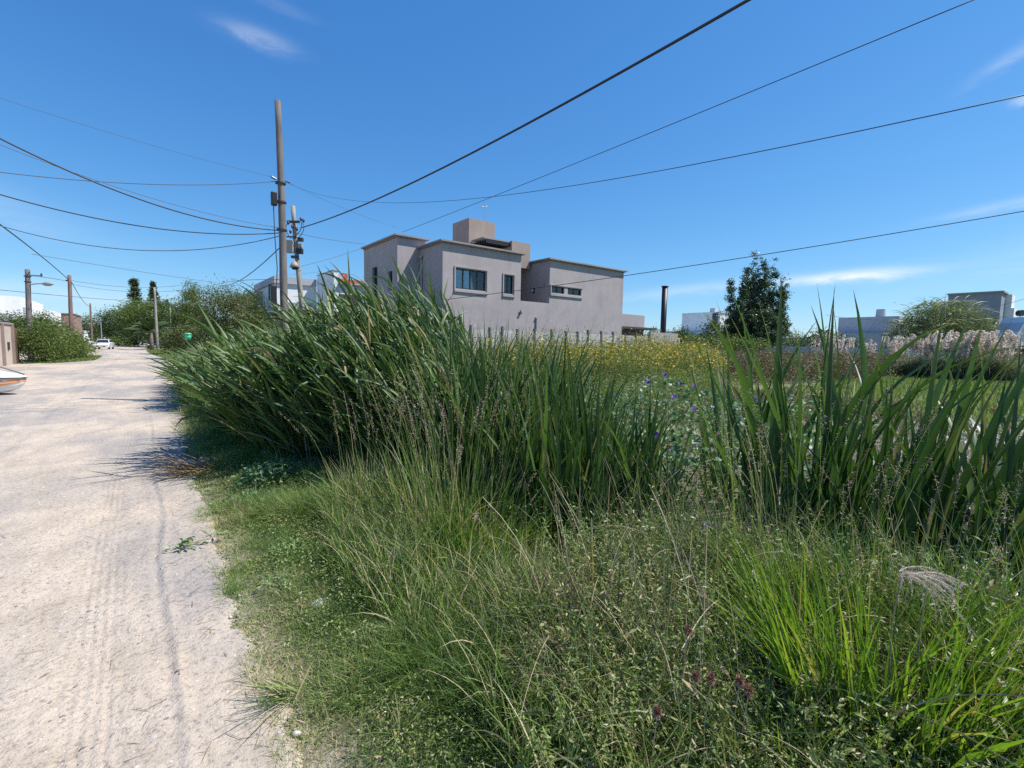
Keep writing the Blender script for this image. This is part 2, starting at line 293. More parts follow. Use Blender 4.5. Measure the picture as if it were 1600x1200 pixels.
# ------------------------------------------------------------------ ground and road
def edgeR(y):
    b = np.interp(y, [-10, 1, 5, 8, 13, 18, 30, 50, 60, 80, 140], [.50, .46, .42, .46, .72, .95, 1.2, 1.45, .9, .3, .2])
    return b+(fbm(y*1.3, y*0+3, 5)-.5)*.22+(fbm(y*7, y*0+9, 8)-.5)*.10
def edgeL(y):
    b = np.interp(y, [-20, 20, 36, 40.5, 43, 48, 54, 66, 80, 88, 100, 140], [-60, -60, -60, -6.2, -4.2, -2.55, -2.75, -3.2, -3.8, -6.5, -4.5, -4.5])
    return b+(fbm(y*.9, y*0+7, 15)-.5)*.5
def gz(x, y):
    x = np.asarray(x, float); y = np.asarray(y, float)
    return (fbm(x*.6, y*.6, 31)-.45)*.16*sm(.5, 1.5, x)+.05*sm(.45, .9, x)*(1-sm(40, 60, y))
def rz_(x, y):
    z = (fbm(x*.5, y*.35, 41)-.5)*.05+(fbm(x*4, y*3, 44, 4)-.5)*.016
    near = 1-sm(9, 16, y)
    c1 = .10+(vn(y*.7, y*0, 3)-.5)*.08; z = z+near*(.010*np.exp(-((x-c1)/.02)**2)-.007*np.exp(-((x-c1+.05)/.022)**2))*(.3+1.3*fbm(y*11, x*9, 61))+near*.006*(fbm(x*22, y*14, 63, 3)-.5)
    c2 = -.28+(vn(y*.4, y*0, 4)-.5)*.1; d = x-c2
    z = z-near*.010*np.exp(-(d/.12)**4)+near*.004*np.exp(-(d/.11)**4)*np.cos(d*2*PI/.045)
    c3 = -1.75+(vn(y*.4, y*0, 6)-.5)*.15; d = x-c3; z = z-.02*np.exp(-(d/.16)**4)
    return z
def grid(xs, ys, zf, name, mat, **k):
    X, Y = np.meshgrid(xs, ys); Z = zf(X, Y); nx, ny = len(xs), len(ys)
    V = np.stack([X, Y, Z], -1).reshape(-1, 3); i = np.arange(nx*ny).reshape(ny, nx)
    Fc = np.stack([i[:-1, :-1], i[:-1, 1:], i[1:, 1:], i[1:, :-1]], -1).reshape(-1, 4)
    return mesh_np(name, V, Fc, mat, smooth=True, **k)
def geo(a, b, s, gr):
    o = [a]
    while o[-1] < b: o.append(o[-1]+s); s *= gr
    return o
ys = np.array([-2500, -800, -200, -60, -20, -8, -4, -2]+geo(-1, 60, .07, 1.012)+[70, 85, 100, 120, 160, 260, 500, 1200, 3000])
xs = np.array([-2500, -800, -200, -100, -60, -30, -15, -8, -5, -3, -2, -1, -.5]+geo(-.3, 3, .05, 1.0)+geo(3.1, 60, .1, 1.05)+[80, 120, 200, 400, 1000, 3000])
def gzf(X, Y):
    inside = sm(.02, .14, edgeR(Y)-X)*sm(.02, .4, X-edgeL(Y))*(Y > -19)*(Y < 145)
    return gz(X, Y)*(1-inside)-.10*inside
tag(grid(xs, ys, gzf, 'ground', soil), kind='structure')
yr = np.array(geo(-6, .9, .3, 1.0)+geo(1.0, 150, .022, 1.0085))
yr = yr[yr < 148]
us = np.concatenate([np.linspace(0, .5, 40), .5+np.linspace(0, .5, 260)[1:]])
Yg = np.repeat(yr[:, None], len(us), 1)
el = np.maximum(edgeL(yr), -14)[:, None]-.3; er = edgeR(yr)[:, None]+.18
mid_ = np.maximum(el+.3, -2.6)
Xg = np.where(us[None] < .5, el+(mid_-el)*(us[None]/.5), mid_+(er-mid_)*((us[None]-.5)/.5))
edge = sm(0, .22, er-Xg)*sm(0, .35, Xg-el)
Zg = rz_(Xg, Yg)+.012*edge-.10*(1-edge)+.012
ny, nx = Xg.shape; ii = np.arange(nx*ny).reshape(ny, nx)
tag(mesh_np('dirt_road', np.stack([Xg, Yg, Zg], -1).reshape(-1, 3), np.stack([ii[:-1, :-1], ii[:-1, 1:], ii[1:, 1:], ii[1:, :-1]], -1).reshape(-1, 4), sand, smooth=True), kind='structure')

# ------------------------------------------------------------------ plant generators
def perp(d):
    return np.stack([-d[:, 1], d[:, 0], np.zeros(len(d))], 1)
def ribbons(base, az, lean, curve, Ln, W, segs=6, across=3, twist=None, fold=.25, prof='reed', pw=1.4, r=None, r2=None):
    N = len(base); base = np.asarray(base, float)
    f = lambda a: np.broadcast_to(np.asarray(a, float), (N,))
    az, lean, curve, Ln, W = map(f, (az, lean, curve, Ln, W))
    d = np.stack([np.cos(az), np.sin(az), np.zeros(N)], 1); tw = rng.uniform(-1.2, 1.2, N) if twist is None else f(twist)
    pts = np.zeros((N, segs+1, 3)); pts[:, 0] = base; T = np.zeros((N, segs+1, 3))
    for k in range(segs+1):
        t = k/segs; th = lean+curve*t**pw; T[:, k] = np.sin(th)[:, None]*d+np.cos(th)[:, None]*np.array([0, 0, 1.])
        if k: pts[:, k] = pts[:, k-1]+(T[:, k]+T[:, k-1])*.5*(Ln/segs)[:, None]
    pz = perp(d)[:, None, :]; nn = np.cross(T, np.broadcast_to(pz, T.shape))
    side = np.cos(tw)[:, None, None]*pz+np.sin(tw)[:, None, None]*nn; nor = np.cross(side, T)
    t = np.linspace(0, 1, segs+1)
    if prof == 'reed': wp = (.65+.35*np.sin(PI*np.minimum(t*1.15, 1)))*np.maximum(1-t**2.6, 0)**.75
    elif prof == 'grass': wp = (1-t**1.6)*.9+.02
    elif prof == 'stem': wp = 1-.6*t
    elif prof == 'plume': wp = np.sin(PI*np.clip(t*.93+.05, 0, 1))**.7*(1-.35*t)
    else: wp = np.sin(PI*np.clip(t*.98+.01, 0, 1))**.8
    wp = np.maximum(wp, .015)
    hw = (W[:, None]*wp[None]*.5)[..., None]
    if across == 3: P = np.stack([pts-side*hw, pts+nor*hw*fold*2, pts+side*hw], 2)
    else: P = np.stack([pts-side*hw, pts+side*hw], 2)
    A = P.shape[2]; V = P.reshape(-1, 3)
    i = np.arange(N*(segs+1)*A).reshape(N, segs+1, A)
    Q = np.stack([i[:, :-1, :-1], i[:, :-1, 1:], i[:, 1:, 1:], i[:, 1:, :-1]], -1).reshape(-1, 4)
    r = rng.rand(N) if r is None else f(r); r2 = rng.rand(N) if r2 is None else f(r2)
    tint = np.stack([np.broadcast_to(r[:, None, None], i.shape), np.broadcast_to(t[None, :, None], i.shape), np.broadcast_to(r2[:, None, None], i.shape)], -1).reshape(-1, 3)
    return V, Q, tint, pts, T
def join(parts):
    V = []; Q = []; T = []; n = 0
    for v, q, t in parts:
        V.append(v); Q.append(q+n); T.append(t); n += len(v)
    return np.concatenate(V), np.concatenate(Q), np.concatenate(T)
def leaves(pos, size, aspect=.45, up=.5, r=None, droop=0, dirn=None, heart=False):
    """folded leaf blades: 4 corners and a midrib crease"""
    N = len(pos); size = np.broadcast_to(np.asarray(size, float), (N,))
    a = rng.uniform(0, 2*PI, N) if dirn is None else dirn
    el = rng.normal(.15-droop, .45, N)
    d = np.stack([np.cos(a)*np.cos(el), np.sin(a)*np.cos(el), np.sin(el)], 1)
    nr = rng.normal(0, 1, (N, 3))*(1-up); nr[:, 2] += up*1.6; s = np.cross(d, nr); s /= np.linalg.norm(s, axis=1)[:, None]+1e-9; u = np.cross(s, d)
    L_ = size[:, None]; Wd = L_*aspect
    if heart:
        P = np.stack([pos, pos-d*L_*.12-s*Wd*.42+u*L_*.06, pos+d*L_*.28-s*Wd*.55+u*L_*.09, pos+d*L_, pos+d*L_*.28+s*Wd*.55+u*L_*.09, pos-d*L_*.12+s*Wd*.42+u*L_*.06, pos+d*L_*.5], 1)
        i = np.arange(N*7).reshape(N, 7)
        Q = np.concatenate([i[:, [0, 1, 2, 6]], i[:, [6, 2, 3, 3]][:, [0, 1, 2]].repeat(1, 0)[:, [0, 1, 2, 2]]], 0) if False else None
        T3 = np.concatenate([i[:, [0, 1, 2]], i[:, [0, 2, 6]], i[:, [6, 2, 3]], i[:, [6, 3, 4]], i[:, [0, 6, 4]], i[:, [0, 4, 5]]], 0)
        F_ = T3; k = 7; tt = np.array([0, 0, .3, 1, .3, 0, .5])
    else:
        P = np.stack([pos, pos+d*L_*.45-s*Wd*.5+u*L_*.07, pos+d*L_-u*L_*.08, pos+d*L_*.45+s*Wd*.5+u*L_*.07], 1)
        i = np.arange(N*4).reshape(N, 4); F_ = np.concatenate([i[:, [0, 1, 2]], i[:, [0, 2, 3]]], 0); k = 4; tt = np.array([0, .5, 1, .5])
    r = rng.rand(N) if r is None else np.clip(r, 0, 1)
    tint = np.stack([np.repeat(r[:, None], k, 1), np.broadcast_to(tt, (N, k)), np.repeat(rng.rand(N)[:, None], k, 1)], -1).reshape(-1, 3)
    return P.reshape(-1, 3), F_, tint
def inpoly(x, y, poly):
    c = np.zeros(len(x), bool); n = len(poly)
    for i in range(n):
        x1, y1 = poly[i]; x2, y2 = poly[(i+1) % n]
        cc = ((y1 > y) != (y2 > y)) & (x < (x2-x1)*(y-y1)/(y2-y1+1e-12)+x1); c ^= cc
    return c
def scatter(poly, n, dens=None):
    p = np.array(poly); lo = p.min(0); hi = p.max(0); X = []; Y = []; m = 0
    while m < n:
        x = rng.uniform(lo[0], hi[0], n*2); y = rng.uniform(lo[1], hi[1], n*2); k = inpoly(x, y, poly)
        if dens is not None: k &= rng.rand(len(x)) < dens(x, y)
        X.append(x[k]); Y.append(y[k]); m += k.sum()
    return np.concatenate(X)[:n], np.concatenate(Y)[:n]
def base3(x, y, dz=0): return np.stack([x, y, gz(x, y)+dz], 1)

# ------------------------------------------------------------------ trees
def tree(name, label, cat, foot, lobes, mat, nclump, per, leaf, group=None, trunk=.2, trunk_h=None, spread=.5, aspect=.5, limbs=5, shell=.55, up=.3, droop=0):
    """foot: x,y,z. lobes: (dx,dy,z,rx,ry,rz) relative to the foot"""
    t = thing(name, label, cat, foot, 0, group)
    lobes = np.array(lobes, float); vol = np.prod(lobes[:, 3:], 1)**.75; pr = vol/vol.sum()
    k = rng.choice(len(lobes), nclump, p=pr); u = rng.normal(0, 1, (nclump, 3)); u /= np.linalg.norm(u, axis=1)[:, None]
    rad = rng.uniform(shell**2, 1.0, nclump)**.5*(1+rng.normal(0, .10, nclump))
    cen = lobes[k, :3]+u*rad[:, None]*lobes[k, 3:]
    cb = np.clip(.5+rng.normal(0, .22, nclump), 0, 1)
    sp = spread*(.6+rng.rand(nclump)*.8)
    idx = np.repeat(np.arange(nclump), per); pos = cen[idx]+rng.normal(0, 1, (len(idx), 3))*sp[idx][:, None]*np.array([1, 1, .8])*.5
    pos[:, 2] = np.maximum(pos[:, 2], .05)
    V, Q, T = leaves(pos, leaf*rng.uniform(.6, 1.3, len(pos)), aspect, up, np.clip(cb[idx]+rng.normal(0, .18, len(idx)), 0, 1), droop)
    o = mesh_np('crown', V, Q, L[mat], t, T)
    th = trunk_h or (lobes[:, 2].mean())
    m = MB(); m.tube([(0, 0, -.2), (.02*th, .01*th, th*.35), (-.01*th, .02*th, th*.8), (0, 0, th*1.15)], [trunk, trunk*.8, trunk*.55, trunk*.2], 8)
    m.build('trunk', bark, t, True)
    m = MB()
    for j in range(limbs):
        c = cen[rng.randint(nclump)]*np.array([.8, .8, .92]); s = np.array([0, 0, th*rng.uniform(.3, .8)]); md = (s+c)/2+np.array([0, 0, .1*th])*rng.uniform(-1, 1)
        m.tube([s, md, c], [trunk*.4, trunk*.25, trunk*.08], 6)
    if limbs: m.build('limb', bark, t, True)
    return t
def ground_at(x, y, d):    # foot of something seen at column x, d metres ahead
    p = spot(x, y, d); return (p[0], p[1], 0.0)

# ---- the tall dark poplar
ft = ground_at(1180, 520, 42)
def along(a, b): return a*R0[0]+b*math.sin(AZ), a*R0[1]+b*math.cos(AZ)
lob = []
for (a, b, z, r, h) in ((0, 0, 3.0, 2.0, 1.5), (-1.5, .2, 3.5, 1.0, 1.5), (1.6, 0, 3.5, 1.1, 1.5), (0, 0, 4.4, 1.6, 1.3), (-2.2, .3, 6.2, .38, 2.2), (-1.75, -.4, 5.4, .55, 1.8), (-1.25, -.3, 7.3, .38, 2.3), (-.8, .5, 5.9, .55, 2.0), (-.35, 0, 7.8, .42, 2.4), (.1, .3, 6.0, .6, 2.0), (.5, 0, 7.5, .38, 2.2), (1.0, .3, 5.8, .55, 2.0), (1.45, .2, 7.3, .38, 2.3), (1.95, 0, 5.5, .5, 1.9), (2.35, .2, 6.2, .36, 2.0), (2.75, .3, 3.9, .42, 1.2), (-2.45, 0, 3.5, .4, 1.1)):
    dx, dy = along(a, b); lob.append((dx, dy, z, r, r, h))
tree('poplar_tree', 'tall dark green poplar with many upright spires behind the wall', 'tree', ft, lob, 'poplar', 1700, 44, .14, trunk=.25, trunk_h=4, spread=.24, aspect=.6, shell=.3, limbs=8)
# ---- willow with drooping strands
fw = ground_at(1468, 540, 50)
lob = [(0, 0, 4.0, 3.6, 3.6, 2.3), (*along(-3.2, 0), 3.2, 1.8, 1.8, 1.9), (*along(2.8, 0), 3.6, 2.2, 2.2, 2.0), (*along(1, 0), 5.6, 2.0, 2, 1.5), (*along(-1.5, 0), 5.4, 1.8, 2, 1.4)]
wt = tree('willow_tree', 'broad grey green willow with drooping strands behind the pampas grass', 'tree', fw, lob, 'willow', 480, 60, .22, trunk=.35, trunk_h=3, spread=.9, aspect=.2, shell=.25, up=.1, droop=.7)
la = np.array(lob); k = rng.choice(len(la), 900); u = rng.normal(0, 1, (900, 3)); u /= np.linalg.norm(u, axis=1)[:, None]; u[:, 2] = np.abs(u[:, 2]); st_ = la[k, :3]+u*la[k, 3:]*.98
wind = math.atan2(R0[1], R0[0])
V, Q, T, _, _ = ribbons(st_, wind+rng.normal(0, .7, 900)+(rng.rand(900) < .3)*PI, rng.uniform(.5, 1.3, 900), rng.uniform(.9, 1.7, 900), rng.uniform(.9, 2.2, 900), rng.uniform(.05, .11, 900), 5, 2, prof='grass')
mesh_np('drooping_strands', V, Q, L['willow'], wt, T)['kind'] = 'stuff'
# ---- broken-off list of further trees: (name,label,cat,x,ybase,depth,lobes(along,height,rx,rz),mat,clumps,per,leaf,spread)
far = [
 ('broadleaf_tree', 'round very dark tree overhanging the far end of the road behind the white car', 182, 110, [(0, 5.0, 3.4, 3.2), (-1.5, 4.2, 2.2, 2.2), (2.2, 3.6, 2.3, 2.4)], 'darktree', 260, 30, .38, 1.4),
 ('broadleaf_tree', 'low dark tree at the far left beyond the brown building', 150, 135, [(0, 4.5, 4.5, 3.4), (-4, 4.0, 3.5, 3.0)], 'darktree', 180, 26, .45, 1.5),
 ('broadleaf_tree', 'small dark round tree right of the round dark one at the road end', 203, 118, [(0, 3.8, 2.4, 3.0), (.8, 2.4, 2.4, 2.0)], 'darktree', 160, 26, .38, 1.2),
 ('broadleaf_tree', 'wide mid green tree behind the drooping palm', 232, 96, [(0, 6.6, 4.6, 3.0), (-3.6, 5.6, 2.8, 2.4), (3.0, 6.2, 3.0, 2.8), (1, 3.6, 4.6, 2.4)], 'tree', 380, 34, .36, 1.3),
 ('broadleaf_tree', 'pale green tree top between the two dark conifers', 222, 118, [(0, 8.2, 3.0, 2.4), (3, 7.6, 3.4, 2.4), (-2.8, 7, 2.4, 2.2)], 'tree', 240, 30, .4, 1.3),
 ('broadleaf_tree', 'dark green trees closing the view behind the roadside lamp pole', 262, 92, [(0, 5.6, 3.4, 3.4), (3.6, 4.6, 3.2, 3.2), (0, 2.4, 3.6, 2.2)], 'darktree', 300, 30, .36, 1.3),
 ('cypress_tree', 'bright green cone shaped tree left of the feathery tree', 302, 52, [(0, 3.2, 1.9, 2.6), (.1, 5.4, 1.15, 2.0), (0, 6.9, .5, 1.2), (-1.2, 2.4, 1.3, 1.8), (1.4, 3.4, 1.1, 1.8)], 'tree', 460, 60, .15, .6),
 ('feathery_tree', 'feathery grey green tree with thin bare twig tips behind the reeds', 352, 34, [(0, 3.4, 1.7, 1.9), (-1.1, 3.9, 1.1, 1.4), (1.3, 3.4, 1.3, 1.7), (.4, 4.4, 1.2, 1.2), (0, 1.8, 2.3, 1.6), (1.9, 2.7, .9, 1.4)], 'olive', 500, 50, .12, .7),
 ('broadleaf_tree', 'small olive green shrub tree beside the feathery tree towards the pole', 392, 31, [(0, 3.0, 1.0, 1.5), (.5, 2.0, 1.0, 1.2)], 'olive', 170, 34, .15, .6),
 ('hedge_bush', 'yellow green clipped bush left of the reeds below the cone shaped tree', 298, 40, [(0, 1.7, 1.7, 1.3), (-1.3, 1.4, 1.1, 1.2), (1.6, 1.5, 1.6, 1.3)], 'olive', 330, 40, .15, .55),
 ('garden_tree', 'small dark tree left of the black chimney above the low roof', 1020, 60, [(0, 3.3, .5, .9), (-.6, 2.6, .6, .7), (.8, 2.6, .6, .6)], 'darktree', 60, 30, .22, .6),
 ('garden_tree', 'small green tree just right of the black chimney', 1062, 60, [(0, 2.9, 1.0, 1.1), (.3, 3.5, .5, .9), (-1.3, 2.5, .7, .7), (1.2, 2.5, .8, .7)], 'darktree', 110, 30, .22, .7),
 ('garden_tree', 'rounded dark tree against the white house beside the poplar', 1118, 48, [(0, 2.8, 1.5, 1.8), (-1.1, 2.0, 1.0, 1.2), (1, 2.3, 1.3, 1.4)], 'darktree', 220, 34, .2, .7),
 ('garden_tree', 'thin pale tree right of the poplar in front of the white wall', 1236, 55, [(0, 3.0, .9, .8), (.9, 2.6, .8, .7)], 'olive', 60, 20, .2, .7),
 ('hedge_bush', 'long low clipped green hedge at the foot of the poplar', 1125, 39, [(-2.2, 1.9, 1.0, .7), (-.8, 2.0, 1.1, .7), (.6, 2.0, 1.1, .65), (2.0, 1.9, 1.0, .6), (3.0, 1.8, .9, .6)], 'tree', 260, 36, .14, .5),
 ('garden_bush', 'dark bush on the left end of the hedge by the plaster wall', 1088, 37, [(0, 1.8, .6, .8)], 'darktree', 60, 36, .14, .5),
 ('garden_bush', 'dark low bush under the right side of the poplar', 1212, 48, [(0, 1.9, 1.3, 1.0), (1.6, 1.7, .8, .7)], 'darktree', 110, 34, .18, .6),
 ('broadleaf_tree', 'dark green bush mass between the palm and the pampas grass', 1268, 46, [(0, 2.0, 1.3, 1.4), (1.6, 2.2, 1.3, 1.5), (3.2, 2.0, 1.2, 1.2)], 'darktree', 220, 34, .18, .6),
]
for (nm, lb, x, dep, lo, mt, nc, per, lf, sp) in far:
    ft = ground_at(x, 530, dep); lobs = [(*along(a, rng.uniform(-.3, .3)*rx), z, rx, rx, rzz) for (a, z, rx, rzz) in lo]
    tree(nm, lb, 'bush' if 'bush' in nm else 'tree', ft, lobs, mt, nc, per, lf, trunk=.12+.03*lo[0][2], spread=sp, limbs=5, trunk_h=max(.6, lo[0][1]*.8), group={'broadleaf_tree': 'trees around the road', 'garden_tree': 'small garden trees on the skyline'}.get(nm))
# bare twigs of the feathery tree
fe = ground_at(352, 530, 34)
t = thing('twiggy_sapling', 'thin sapling with bare twigs rising above the feathery tree', 'tree', fe)
n = 60; a = rng.uniform(-2.2, 2.2, n); bx = np.stack([a*R0[0], a*R0[1], rng.uniform(2.6, 4.4, n)], 1)
V, Q, T, pts, TT = ribbons(bx, rng.uniform(0, 2*PI, n), rng.uniform(0, .4, n), rng.uniform(-.2, .5, n), rng.uniform(.8, 1.7, n), .035, 4, 2, prof='stem')
lp = pts[:, 1:, :].reshape(-1, 3); lp = np.repeat(lp, 3, 0)+rng.normal(0, .08, (len(lp)*3, 3))
P2 = leaves(lp, .13, .4); J = join([(np.concatenate([V]), np.concatenate([Q[:, [0, 1, 2]], Q[:, [0, 2, 3]]]), T), P2])
mesh_np('twigs', J[0], J[1], L['olive'], t, J[2]); MB().tube([(0, 0, -.1), (.1, 0, 2), (0, .1, 4.6)], [.1, .07, .02], 7).build('trunk', bark, t, True)
# ---- conifers
def conifer(x, dep, h, rb, label, tiers, slim):
    ft = ground_at(x, 530, dep); t = thing('conifer_tree', label, 'tree', ft, 0, 'dark conifers beyond the road end')
    MB().tube([(0, 0, -.3), (0, 0, h*.5), (0, 0, h)], [.35, .22, .03], 7).build('trunk', bark, t, True)
    P = []; R_ = []
    for i in range(tiers):
        z = h*(.28+.72*i/tiers); rr = rb*(1-(i/tiers))**slim*(.75+.5*rng.rand())+.35
        for j in range(9):
            a = rng.uniform(0, 2*PI); rl = rr*rng.uniform(.6, 1.1)
            for q in range(16):
                s = rng.uniform(.1, 1); P.append((math.cos(a)*rl*s, math.sin(a)*rl*s, z+.35*rl*s+rng.normal(0, .22))); R_.append(rng.rand()*.8)
    P = np.array(P); V, Q, T = leaves(P, rng.uniform(.35, .7, len(P)), .5, .4, np.array(R_)); mesh_np('crown', V, Q, L['darktree'], t, T)
conifer(214, 130, 17.6, 1.5, 'taller dark conifer with a blunt column top far down the road', 30, .25)
conifer(243, 130, 17.0, 2.0, 'second dark conifer with pointed top just behind the pale pole', 30, .75)
conifer(209, 135, 11.5, 2.2, 'short ragged conifer left of the tall column conifer', 20, .9)
conifer(262, 128, 12.0, 2.0, 'short spiky conifer right of the pointed conifer', 18, .9)
# ---- palms
def palm(x, dep, h, fl, nf, label, lean=0):
    ft = ground_at(x, 530, dep); t = thing('palm_tree', label, 'palm', ft, 0, 'palm trees')
    MB().tube([(0, 0, -.2), (.05, 0, h*.5), (0, .05, h)], [.30, .24, .22], 10).build('trunk', bark, t, True)
    for i in range(nf):
        az = 2*PI*i/nf*1.618*3+rng.uniform(-.2, .2); ln = fl*rng.uniform(.8, 1.1); lv = rng.uniform(.15, 1.15)
        V, Q, T, pts, TT = ribbons(np.array([[0, 0, h]]), az, lv, rng.uniform(.9, 1.6), ln, .05, 10, 2, prof='stem', twist=0)
        pr_ = [(V, np.concatenate([Q[:, [0, 1, 2]], Q[:, [0, 2, 3]]]), T)]
        pp = pts[0]; tt = TT[0]; m = 44; s = np.linspace(.12, 1, m)*10; i0 = np.minimum(s.astype(int), 9); fr = (s-i0)[:, None]
        pos = pp[i0]*(1-fr)+pp[i0+1]*fr; tg = tt[i0]; sd_ = np.array([-math.sin(az), math.cos(az), 0])
        for sg in (-1, 1):
            d = tg*.55+sg*sd_*.8+np.array([0, 0, -.35]); d /= np.linalg.norm(d, axis=1)[:, None]
            ll = fl*.20*np.sin(PI*np.clip(np.linspace(.15, .95, m), 0, 1))[:, None]+.05; wv = tg*.045
            P = np.stack([pos-wv, pos+wv, pos+d*ll+wv*.1-np.array([0, 0, 1])*ll*.2], 1).reshape(-1, 3)
            i3 = np.arange(m*3).reshape(m, 3); tn = np.zeros((m*3, 3)); tn[:, 0] = rng.rand(); pr_.append((P, i3, tn))
        J = join(pr_); mesh_np('frond', J[0], J[1], L['palm'], t, J[2])
palm(236, 72, 2.6, 3.4, 24, 'low palm with drooping fronds beside the road behind the pale pole')
palm(1292, 50, 2.5, 2.0, 22, 'small dark palm left of the grey house behind the pampas grass')
palm(258, 80, 2.2, 2.4, 14, 'smaller palm in shade right of the pale roadside pole')
# ---- roadside bush on the left
fb = (-5.0, 45.5, 0)
lobs = [(0, -2.6, 1.4, 1.0, 1.5, 1.3), (-.3, -.6, 1.7, 1.1, 1.9, 1.35), (0, 1.6, 1.5, 1.2, 1.9, 1.2), (.4, 4.0, 1.1, 1.2, 1.8, 1.1), (.9, 5.6, .7, 1.0, 1.3, .8), (-1.5, 1, 1.8, 1.3, 3, 1.2)]
tree('roadside_bush', 'big dense green bush between the beige wall and the grass verge', 'bush', fb, lobs, 'tree', 700, 70, .12, trunk=.12, trunk_h=1.0, spread=.62, shell=.5)
fb = (-5.2, 56.5, 0)
tree('roadside_bush', 'low tangled bush behind the big roadside bush beside the white car', 'bush', fb, [(0, 0, .9, 1.3, 1.6, .9), (.3, 3, .7, 1.2, 1.8, .8), (-.6, 7, .9, 1.2, 2.2, .9)], 'olive', 170, 34, .17, trunk=.08, trunk_h=.6, spread=.6)
tree('roadside_bush', 'small round bush at the road end right of the white car', 'bush', ground_at(190, 540, 92), [(0, 0, .9, 1.6, 1.6, 1.0), (1.6, 1, .6, 1.2, 1.2, .7)], 'tree', 110, 34, .2, trunk=.08, trunk_h=.6, spread=.6)
# far tree line that reads as one mass
n = 26; xs_ = np.linspace(-260, 420, n); P = []; R_ = []
for dsx in range(900):
    a = rng.uniform(-1.25, 1.15); rr = rng.uniform(190, 260); c = np.array([math.sin(a+.3)*rr, math.cos(a+.3)*rr, 0]); h = 3.2+3.2*vn(np.array([a*14]), np.array([1.]), 5)[0]
    k = 26; P.append(c+rng.normal(0, 1, (k, 3))*np.array([3, 3, 0])+np.stack([np.zeros(k), np.zeros(k), rng.uniform(0, h, k)], 1)); R_.append(np.full(k, rng.rand()*.8))
P = np.concatenate(P); V, Q, T = leaves(P, rng.uniform(.9, 1.8, len(P)), .7, .3, np.concatenate(R_)); tag(mesh_np('far_trees', V, Q, L['darktree'], None, T), 'low dark tree line along the horizon behind the houses', 'trees', kind='stuff')

# ------------------------------------------------------------------ the grey house
HX0, HX1, HX2, HX3, HY, HT = 11.68, 16.58, 18.72, 25.0, 20.6, 6.58
def holed(mb, x0, x1, z0, z1, y, th, holes):
    """a wall in the XZ plane at y (front) and y+th (back) with real openings"""
    xsn = sorted({x0, x1, *[h[0] for h in holes], *[h[1] for h in holes]}); zsn = sorted({z0, z1, *[h[2] for h in holes], *[h[3] for h in holes]})
    def hol(i, j):
        if i < 0 or j < 0 or i >= len(xsn)-1 or j >= len(zsn)-1: return True
        cx = (xsn[i]+xsn[i+1])/2; cz = (zsn[j]+zsn[j+1])/2; return any(h[0] < cx < h[1] and h[2] < cz < h[3] for h in holes)
    for i in range(len(xsn)-1):
        for j in range(len(zsn)-1):
            if hol(i, j): continue
            a, b, c, d = xsn[i], xsn[i+1], zsn[j], zsn[j+1]
            mb.add([(a, y, c), (b, y, c), (b, y, d), (a, y, d)], [(0, 1, 2, 3)]); mb.add([(a, y+th, c), (b, y+th, c), (b, y+th, d), (a, y+th, d)], [(3, 2, 1, 0)])
            if hol(i-1, j): mb.add([(a, y, c), (a, y+th, c), (a, y+th, d), (a, y, d)], [(3, 2, 1, 0)])
            if hol(i+1, j): mb.add([(b, y, c), (b, y+th, c), (b, y+th, d), (b, y, d)], [(0, 1, 2, 3)])
            if hol(i, j-1): mb.add([(a, y, c), (b, y, c), (b, y+th, c), (a, y+th, c)], [(3, 2, 1, 0)])
            if hol(i, j+1): mb.add([(a, y, d), (b, y, d), (b, y+th, d), (a, y+th, d)], [(0, 1, 2, 3)])
house = thing('modern_house', 'two storey grey taupe stucco house with flat roofs behind the concrete fence', 'house')
wins = [(12.43, 14.26, 4.47, 5.47), (15.43, 16.07, 4.46, 5.43), (18.86, 19.92, 4.78, 5.16), (20.2, 21.36, 4.78, 5.16)]
m = MB(); holed(m, HX0, HX1, -.1, HT, HY, .22, wins[:2])
m.box(HX0, HX0+.2, HY+.22, 29, -.1, HT); m.box(HX1-.2, HX1, HY+.22, 29, -.1, HT); m.box(HX0+.2, HX1-.2, HY+.22, 29, HT-.45, HT-.25); m.box(HX0+.2, HX1-.2, 28.8, 29, -.1, HT-.45)
m.build('wall', taupe, house)
m = MB(); holed(m, HX2, HX3, -.1, HT, HY, .22, wins[2:]); m.box(HX2, HX2+.2, HY+.22, 29, -.1, HT); m.box(HX3-.2, HX3, HY+.22, 29, -.1, HT); m.box(HX2+.2, HX3-.2, HY+.22, 29, HT-.45, HT-.25)
m.build('wall', taupe, house)
m = MB(); m.box(HX1, HX2, HY, HY+.15, -.1, 4.15); m.box(HX1, HX2, HY+.15, 24.2, 3.0, 3.1); m.box(HX1, HX2, 24.2, 24.4, 3.1, 6.12); m.build('balcony_wall', taupe, house)
m = MB(); m.box(HX1+.003, HX1+.06, HY+.9, HY+2.6, 3.1, 5.5); m.build('balcony_door', black, house)
m = MB(); m.box(10.42, HX0-.003, 23.0, 29, -.1, 7.05); m.box(HX0-.003, 12.0, 23.3, 29, 6.3, 7.05)
wing = [(0, 0)]
m = MB(); m.box(10.62, 11.99, 23.0, 27.6, -.1, 7.05)
